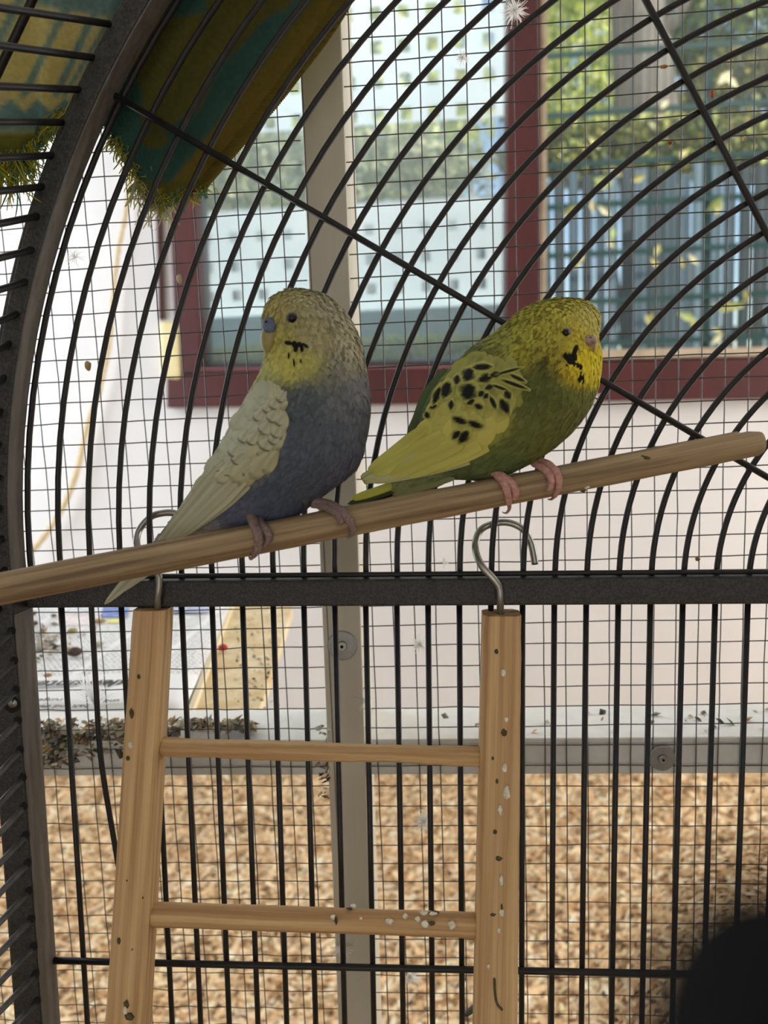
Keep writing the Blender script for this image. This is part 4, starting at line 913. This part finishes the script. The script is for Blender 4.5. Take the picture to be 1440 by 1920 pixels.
blue.plumage(15000, ([0, .2, .55, .7, 1], [.007, .0065, .005, .0034, .0024]), ([0, .2, .55, .7, 1], [.0016, .0017, .0015, .0011, .0008]))
WB = lin((196, 196, 166)); WG = lin((84, 86, 70))
wl_back = [(492, 706), (474, 732), (442, 788), (412, 843), (380, 896), (346, 944), (312, 988), (298, 1012)]
wl_front = [(520, 722), (536, 762), (540, 806), (528, 850), (494, 888), (452, 918), (392, 962), (336, 1012)]
blue.wing(wl_back, wl_front, [-.006, -.002, .010, .022], .0022, lambda P: np.tile(WB * .95, (len(P), 1)))
def inside(p_, W, tol):
    out = np.concatenate([W[:, 0], W[::-1, -1]]); a = out; b = np.roll(out, -1, 0)
    c = ((a[:, 1] > p_[1]) != (b[:, 1] > p_[1])) & (p_[0] < (b[:, 0] - a[:, 0]) * (p_[1] - a[:, 1]) / (b[:, 1] - a[:, 1] + 1e-9) + a[:, 0])
    return c.sum() % 2 == 1 or np.min(np.hypot(*(out - p_).T)) < tol
def bcol(dark, base):
    def f(a, b):
        e = a + .10 * b * b; k = dark * math.exp(-((e - .93) / .10) ** 2) + .25 * dark * math.exp(-(b / .12) ** 2) * (a < .8)
        return base * (.93 + .1 * a) + (WG - base) * min(1, k)
    return f
for row in range(11):
    v = .04 + row * .052; iv = v * 39
    for u in np.arange(.12 + (row % 2) * .07, .93, .145):
        i0 = int(iv); pA = blue.WPX[i0, min(13, int(u * 13))]; pB = blue.WPX[min(39, i0 + 5), min(13, int(u * 13))]
        ang = math.degrees(math.atan2(*(pB - pA)[::-1])) + rng.normal(0, 5); gr = 1.0 if u > .45 else .45
        base = WB * rng.uniform(.9, 1.05) * (np.array([1, .99, .9]) if u > .55 else np.array([.93, .98, 1.0]))
        Lp = 36 + row * 2.6; tip = pA + Lp * np.array([math.cos(math.radians(ang)), math.sin(math.radians(ang))])
        if not inside(tip, blue.WPX, 3): continue
        blue.feather(*(pA + rng.normal(0, 2, 2)), ang, 36 + row * 2.6, 24 + row * .9, .0005 + .00006 * (11 - row), bcol(rng.uniform(.15, 1.0) * gr, base), na=7, lift=.0004, camb=.0003)
for (x, y, ang, L_, wd) in [(505, 850, 128, 62, 34), (470, 862, 132, 58, 32), (520, 846, 122, 52, 26), (438, 870, 134, 50, 28), (486, 872, 134, 58, 30)]:
    blue.feather(x, y, ang, L_, wd, .0016, bcol(.55, WB * np.array([1, .98, .9])), na=9)
for mx_, my_, wm in [(521, 754, 15), (506, 766, 17), (494, 773, 14), (504, 791, 20), (519, 798, 18), (490, 814, 20), (511, 820, 18), (490, 843, 22), (507, 833, 18), (416, 890, 24), (459, 895, 28), (432, 856, 18), (402, 883, 14), (449, 829, 18), (466, 834, 18), (440, 872, 20), (478, 790, 14)]:
    a_ = math.radians(124); blue.feather(mx_ - math.cos(a_) * 26, my_ - math.sin(a_) * 26, 124 + rng.normal(0, 6), 27, wm * 1.15, .0014, bcol(1.15, WB * .97), na=9, lift=.0005, camb=.0003)
pc_ = lambda sh: (lambda a, b: WB * sh * (1 - .30 * (b > .6) - .12 * (abs(b) < .2)))
for k, (x0, y0, x1, y1, wd, sh) in enumerate([(420, 868, 303, 1012, 26, .92), (432, 880, 312, 1014, 24, 1.0), (448, 892, 322, 1012, 24, .95), (458, 902, 330, 1010, 24, 1.03), (466, 910, 338, 1006, 20, .97)]):
    blue.blade([(x0, y0, blue.wdep(x0, y0) - blue.d0 - .0018), ((x0 + x1) / 2, (y0 + y1) / 2 + 3, blue.wdep((x0 + x1) / 2, (y0 + y1) / 2) - blue.d0 - .0024 - .0003 * k), (x1, y1, blue.wdep(x1, y1) - blue.d0 - .001 - .0003 * k)], [wd * .6, wd, wd * .8, wd * .45, 2], 'flight_feather', blue.wingo, pc_(sh))
TC = lambda sh: (lambda a, b: lin((190, 188, 160)) * sh * (1 - .35 * (abs(b) < .25) * (a > .2)))
for k, (dx, dy, wd, sh, e) in enumerate([(0, 0, 30, 1.0, 0), (10, 6, 26, .9, -22), (-8, -6, 24, .85, -30), (22, 0, 22, .95, -60)]):
    blue.blade([(352 + dx, 985 + dy, .024), (300 + dx, 1035 + dy, .028 + .001 * k), (250 + dx * .6, 1080 + dy * .6, .031 + .001 * k), (196 - e * .75, 1133 + e * .75, .034 + .001 * k)], [wd, wd, wd * .62, wd * .3, 2], 'tail_feather', blue.root, TC(sh))
blue.blade([(430, 965, .006), (370, 1000, .014), (320, 1030, .022)], [20, 26, 22, 12, 3], 'tail_covert', blue.root, lambda a, b: lin((206, 200, 140)))
blue.spots([(541, 643, 10, 15, 8), (553, 647, 60, 16, 11), (563, 647, 50, 14, 9), (573, 648, 40, 14, 5), (554, 655, 90, 10, 8), (566, 655, 90, 9, 7), (541, 667, 90, 12, 3.5), (551, 680, 85, 15, 4), (564, 677, 80, 8, 3.5)])
blue.eye(548, 597, 8.8, (96, 98, 92))
# cere and beak at the left edge of the face
def ringloft(bird, name, rows, m, n=14, rf=.9):
    V = []
    R_ = catmull(np.array(rows, float), 12)
    for x, y, w_, dd, ry in R_:
        D = bird.d0 + dd; c = at(x, y, D); k = D / F
        for j in range(n):
            a = 2 * math.pi * j / n; V.append(c + RW[0] * math.cos(a) * w_ * k + RW[2] * math.sin(a) * w_ * rf * k + RW[1] * ry * math.cos(a) * k)
    q_ = len(R_); return mk(name, V, [[i * n + j, i * n + (j + 1) % n, (i + 1) * n + (j + 1) % n, (i + 1) * n + j] for i in range(q_ - 1) for j in range(n)] + [list(range(n))[::-1], [(q_ - 1) * n + j for j in range(n)]], m, bird.root)
dcB = blue.depth(512, 615) - blue.d0
ringloft(blue, 'beak', [(511, 616, 10, dcB, 0), (507, 626, 17, dcB + .002, 2), (505, 638, 17, dcB + .002, 2), (504, 650, 14, dcB + .0025, 2), (504, 660, 9, dcB + .003, 1), (505, 669, 2.5, dcB + .0035, 0)], mat('olive_beak', hexc(150, 140, 84), .4, var=hexc(128, 118, 70), scale=120))
cm = mat('blue_grey_cere', hexc(94, 106, 128), .6, var=hexc(74, 86, 108), scale=200)
mk('cere', *blob(at(505, 611, blue.d0 + dcB - .0006), np.array([12, 10, 14]) * .000275, 16, 12), cm, blue.root)
mk('nostril', *blob(at(499, 603, blue.d0 + dcB - .0032), np.array([3, 3, 2]) * .00026, 8, 6), mat('nostril_dark', (.02, .02, .03, 1), .7), blue.root)
blue.toes([[(462, 950, .003, 9), (468, 962, .0022, 10), (478, 985, .0016, 9), (485, 1006, .0016, 9), (484, 1028, .0012, 7.5), (476, 1042, .001, 5)], [(466, 955, .0025, 8), (482, 972, .0015, 8), (498, 992, .0014, 8), (505, 1008, .0012, 7), (499, 1020, .0008, 5)]], 'scaly', [[(477, 1041, .001, 4.5), (470, 1048, .001, 3), (466, 1040, .001, 1)], [(500, 1019, .001, 4), (494, 1024, .0006, 2), (492, 1022, .0004, .8)]])
blue.toes([[(570, 938, .002, 10), (590, 940, .0025, 10), (615, 946, .0025, 9.5), (640, 958, .0022, 9), (655, 976, .0018, 8), (662, 992, .0013, 6.5), (658, 1004, .001, 4.5)], [(585, 944, .0022, 8), (608, 950, .002, 8), (628, 960, .0018, 8), (639, 974, .0014, 7), (636, 983, .0009, 5)]], 'scaly', [[(659, 1003, .001, 4), (654, 1008, .0008, 2.5), (650, 1009, .0006, 1)], [(636, 983, .0009, 3.5), (632, 986, .0006, 1.5), (630, 986, .0004, .8)]])
mk('leg_band', *tube([at(566, 936, blue.d0 - .0035), at(580, 941, blue.d0 - .0045)], 11 * blue.d0 / F, 14), mat('dark_leg_band', hexc(60, 58, 58), .5), blue.root)

# ---- the green and yellow budgerigar
def pat_green(uv, C):
    x, y = uv[:, 0], uv[:, 1]
    d = np.hypot(x - 1112, y - 640); nap = sstep(56, 80, d) * sstep(712, 670, y - .15 * (x - 960)) * sstep(880, 930, x)
    st = np.sin(d * .60 + 1.4 * np.sin(np.arctan2(y - 640, x - 1112) * 15)); C = C * (1 - .5 * nap * sstep(.15, .75, st))[:, None]
    return C
gr_st = [((715, 922), (738, 936), .018, .5), ((748, 880), (800, 918), .013, .55), ((772, 838), (858, 898), .008, .62), ((787, 795), (925, 896), .004, .72), ((803, 752), (992, 868), .001, .76), ((826, 716), (1048, 830), -.001, .78), ((856, 682), (1088, 788), -.002, .8), ((888, 652), (1112, 742), -.002, .84), ((915, 634), (1121, 702), -.001, .88), ((936, 618), (1123, 668), -.001, .88), ((955, 602), (1119, 636), -.001, .9), ((974, 586), (1122, 606), -.001, .88), ((998, 573), (1116, 584), -.001, .82), ((1026, 565), (1096, 569), 0, .78), ((1055, 562), (1068, 562), 0, .7)]
gr_ct = [(1105, 600, 24, (206, 196, 110)), (1060, 580, 26, (186, 178, 80)), (1010, 590, 26, (164, 160, 66)), (1085, 625, 22, (190, 172, 62)), (1040, 630, 26, (164, 156, 64)), (1100, 680, 20, (226, 206, 52)), (1078, 700, 20, (206, 184, 50)), (1110, 705, 14, (222, 202, 60)), (1045, 672, 18, (150, 138, 54)), (975, 625, 28, (154, 152, 64)), (985, 665, 22, (156, 150, 56)), (940, 640, 24, (140, 142, 72)), (1015, 690, 20, (96, 98, 52)),
         (1000, 730, 34, (88, 96, 52)), (1060, 740, 28, (98, 106, 58)), (1095, 748, 18, (118, 124, 68)), (1040, 800, 38, (104, 108, 58)), (980, 820, 34, (100, 106, 58)), (1085, 790, 26, (112, 114, 66)), (950, 860, 30, (88, 104, 60)), (880, 880, 34, (100, 112, 68)), (810, 890, 28, (122, 130, 90)), (740, 915, 24, (140, 146, 100)), (900, 672, 24, (110, 114, 66)), (855, 700, 24, (116, 120, 72)), (800, 780, 26, (78, 94, 62)), (780, 830, 24, (76, 92, 62)), (925, 800, 30, (140, 140, 70)), (870, 760, 34, (136, 138, 76))]
grn = Bird('budgerigar', 'green and yellow budgerigar with black spotted wings, looking right', 965, gr_st, gr_ct, pat_green, 1.05)
grn.plumage(15000, ([0, .2, .55, .7, 1], [.007, .0065, .0052, .0036, .003]), ([0, .2, .55, .7, 1], [.0016, .0017, .0015, .0011, .0008]))
YG_ = lin((186, 186, 100)); YB_ = lin((214, 210, 112)); PALE = lin((216, 216, 156)); BLK = np.array([.010, .011, .012])
wl_back = [(900, 655), (862, 676), (832, 712), (812, 752), (796, 796), (770, 838), (724, 868), (676, 896)]
wl_front = [(960, 672), (985, 706), (982, 752), (960, 798), (925, 838), (868, 866), (790, 892), (684, 908)]
grn.wing(wl_back, wl_front, [-.006, -.002, .006, .014], .0022, lambda P: np.tile(lin((150, 152, 76)), (len(P), 1)))
plain = lambda c: (lambda a, b: c * (.92 + .12 * a) * (1 - .08 * (abs(b) < .2)))
for row in range(13):
    v = .03 + row * .05; i0 = int(v * 39)
    for u in np.arange(.12 + (row % 2) * .07, .93, .14):
        pA = grn.WPX[i0, min(13, int(u * 13))]; pB = grn.WPX[min(39, i0 + 5), min(13, int(u * 13))]; ang = math.degrees(math.atan2(*(pB - pA)[::-1])) + rng.normal(0, 6)
        m_ = min(1, max(0, (row - 4) / 4)); base = (YG_ * .78 * (1 - m_) + YB_ * m_) * rng.uniform(.88, 1.06)
        dk = rng.uniform(0, .5) if row < 7 else 0
        Lp = 32 + row * 2.4; tip = pA + Lp * np.array([math.cos(math.radians(ang)), math.sin(math.radians(ang))])
        if not inside(tip, grn.WPX, 5): continue
        grn.feather(*(pA + rng.normal(0, 2, 2)), ang, 32 + row * 2.4, 22 + row, .0006 + .00011 * (13 - row), lift=.0004, camb=.0003, colf=(lambda base, dk: (lambda a, b: base + (BLK * 3 - base) * dk * math.exp(-((a - .5) / .25) ** 2 - (b / .5) ** 2)))(base, dk), na=7)
def spot(core):
    def f(a, b):
        r = math.hypot((a - .52) / .40, b / .78) if core == 0 else (math.hypot((a - .62) / .26, b / .85) if core == 1 else math.hypot((a - .5) / .46, b / .62))
        k = 1 - min(1, max(0, (r - .82) / .22)); return YG_ * 1.0 + (BLK - YG_) * k
    return f
SP = [(520, 605, 110, 60, 178, 2), (425, 655, 95, 82, 120, 0), (348, 690, 66, 44, 100, 0), (545, 678, 110, 58, 160, 0), (700, 632, 150, 26, 165, 2), (756, 680, 100, 36, 205, 2), (735, 722, 165, 34, 200, 2), (425, 770, 115, 116, 120, 0), (275, 757, 112, 76, 110, 0), (213, 795, 124, 46, 112, 0), (190, 873, 52, 26, 160, 0), (155, 925, 60, 40, 150, 1), (309, 860, 66, 36, 95, 0), (442, 840, 60, 36, 150, 0), (498, 862, 66, 54, 110, 1), (512, 785, 50, 40, 140, 0), (592, 845, 80, 44, 65, 2), (640, 745, 100, 28, 200, 2), (690, 792, 64, 48, 60, 0), (668, 868, 112, 60, 62, 0), (372, 955, 76, 92, 110, 1), (475, 982, 76, 92, 110, 1), (345, 1062, 70, 44, 135, 0), (395, 1075, 100, 62, 128, 0), (610, 655, 80, 40, 170, 0), (570, 740, 70, 36, 160, 0), (545, 800, 44, 34, 130, 0)]
for x, y, L_, wd, ang, kd in SP:
    cx_, cy_ = 760 + x / 3.6, 520 + y / 3.6; L2, w2 = L_ / 3.6 * 1.45, wd / 3.6 * 1.5; a_ = math.radians(ang)
    grn.feather(cx_ - math.cos(a_) * L2 / 2, cy_ - math.sin(a_) * L2 / 2, ang, L2, w2, .0026, spot(kd), na=9, nb=7, blunt=.35, lift=.0002)
for k, (x0, y0, x1, y1, wd, c) in enumerate([(800, 800, 690, 886, 24, YB_), (830, 815, 700, 890, 28, YB_ * 1.05), (865, 830, 730, 892, 30, YB_), (900, 834, 760, 892, 28, YB_ * 1.05), (915, 838, 800, 884, 24, YB_)]):
    grn.blade([(x0, y0, grn.wdep(x0, y0) - grn.d0 - .0022), ((x0 + x1) / 2, (y0 + y1) / 2, grn.wdep((x0 + x1) / 2, (y0 + y1) / 2) - grn.d0 - .0026), (x1, y1, grn.wdep(x1, y1) - grn.d0 - .0016)], [wd * .7, wd, wd * .9, wd * .6, 3], 'wing_covert', grn.wingo, plain(c))
for k, (x0, y0, x1, y1, wd, sh) in enumerate([(800, 848, 676, 895, 22, .95), (825, 852, 680, 899, 20, 1.02), (860, 860, 684, 904, 18, .96), (880, 866, 700, 905, 15, .9)]):
    grn.blade([(x0, y0, grn.wdep(x0, y0) - grn.d0 - .001), ((x0 + x1) / 2, (y0 + y1) / 2 + 2, grn.wdep((x0 + x1) / 2, (y0 + y1) / 2) - grn.d0 - .0014), (x1, y1, grn.wdep(x1, y1) - grn.d0 - .001)], [wd * .7, wd, wd * .8, wd * .5, 3], 'flight_feather', grn.wingo, (lambda sh: (lambda a, b: PALE * sh * (1 - .22 * (b > .5))))(sh))
# the far wing's edge shows dark green along the back
grn.blade([(838, 694, .0), (805, 742, .003), (788, 790, .006), (770, 832, .009)], [16, 30, 34, 22, 4], 'far_wing', grn.root, lambda a, b: lin((84, 100, 66)))
tg = [((800, 880), (730, 912), (660, 936), 16, (206, 208, 96)), ((805, 886), (735, 920), (652, 945), 12, (70, 84, 52)), ((812, 890), (745, 922), (668, 945), 10, (34, 38, 32)), ((818, 892), (750, 925), (682, 944), 9, (196, 190, 70)), ((825, 894), (765, 922), (694, 943), 8, (60, 70, 46)), ((820, 898), (770, 922), (722, 936), 14, (170, 178, 120))]
for k, (a, b, c, wd, cc) in enumerate(tg):
    grn.blade([(*a, .012 + .0006 * k), (*b, .013 + .0006 * k), (*c, .014 + .0006 * k)], [wd * .7, wd, wd, wd * .7, 2], 'tail_feather', grn.root, plain(lin(cc)))
grn.blade([(850, 888, .003), (790, 905, .008), (742, 930, .012)], [24, 32, 28, 16, 4], 'tail_covert', grn.root, plain(lin((156, 164, 112))))
grn.spots([(1078, 658, 110, 24, 9), (1067, 671, 35, 24, 15), (1071, 678, 20, 15, 12), (1078, 669, 80, 15, 9), (1084, 687, 25, 17, 14), (1090.5, 708, 92, 23, 15), (1113, 698, 95, 12, 5), (1062.5, 685, 60, 5, 4)])
grn.eye(1061, 624, 7.2, (128, 128, 112))
dcG = grn.depth(1104, 640) - grn.d0
gm = mat('pinkish_cere', hexc(170, 140, 126), .5, var=hexc(140, 112, 102), scale=300)
mk('cere', *blob(at(1105, 639, grn.d0 + dcG - .0002), np.array([12.5, 12, 9]) * .000285, 16, 12), gm, grn.root)
mk('nostril', *blob(at(1107, 633, grn.d0 + dcG - .0030), np.array([2.6, 2.5, 1.6]) * .00027, 8, 6), mat('nostril_brown', (.05, .035, .03, 1), .7), grn.root)
ringloft(grn, 'beak', [(1108, 642, 8, dcG + .0005, 0), (1110, 648, 7.5, dcG + .0002, 0), (1111, 655, 5, dcG + .0002, 0), (1111, 661, 1.5, dcG + .0006, 0)], mat('horn_beak', hexc(150, 128, 84), .4))
grn.toes([[(915, 880, .004, 8), (930, 888, .0025, 8.5), (944, 905, .0018, 8), (952, 926, .0016, 7.5), (954, 945, .0012, 5.5)], [(925, 885, .003, 7.5), (944, 895, .002, 8), (960, 908, .0016, 8), (967, 924, .0014, 7.5), (962, 936, .001, 5)]], 'pinkfoot', [[(954, 944, .0012, 5), (955, 954, .0016, 3.4), (949, 962, .0018, 2.2), (942, 960, .0018, .8)], [(963, 935, .001, 4), (958, 939, .0006, 2), (955, 939, .0004, .8)]])
grn.toes([[(995, 862, .003, 7), (1012, 864, .0028, 7.5), (1032, 874, .0024, 8), (1046, 892, .002, 7.5), (1047, 915, .0014, 6.5), (1040, 930, .001, 4.5)], [(1000, 868, .0026, 7), (1018, 878, .002, 7.5), (1031, 892, .0018, 7.5), (1034, 908, .0014, 6.5), (1028, 919, .0009, 4.5)]], 'pinkfoot', [[(1041, 929, .001, 4), (1034, 936, .001, 2.5), (1027, 936, .001, .8)], [(1029, 918, .0009, 3.8), (1023, 922, .0006, 1.8), (1020, 921, .0004, .8)]])
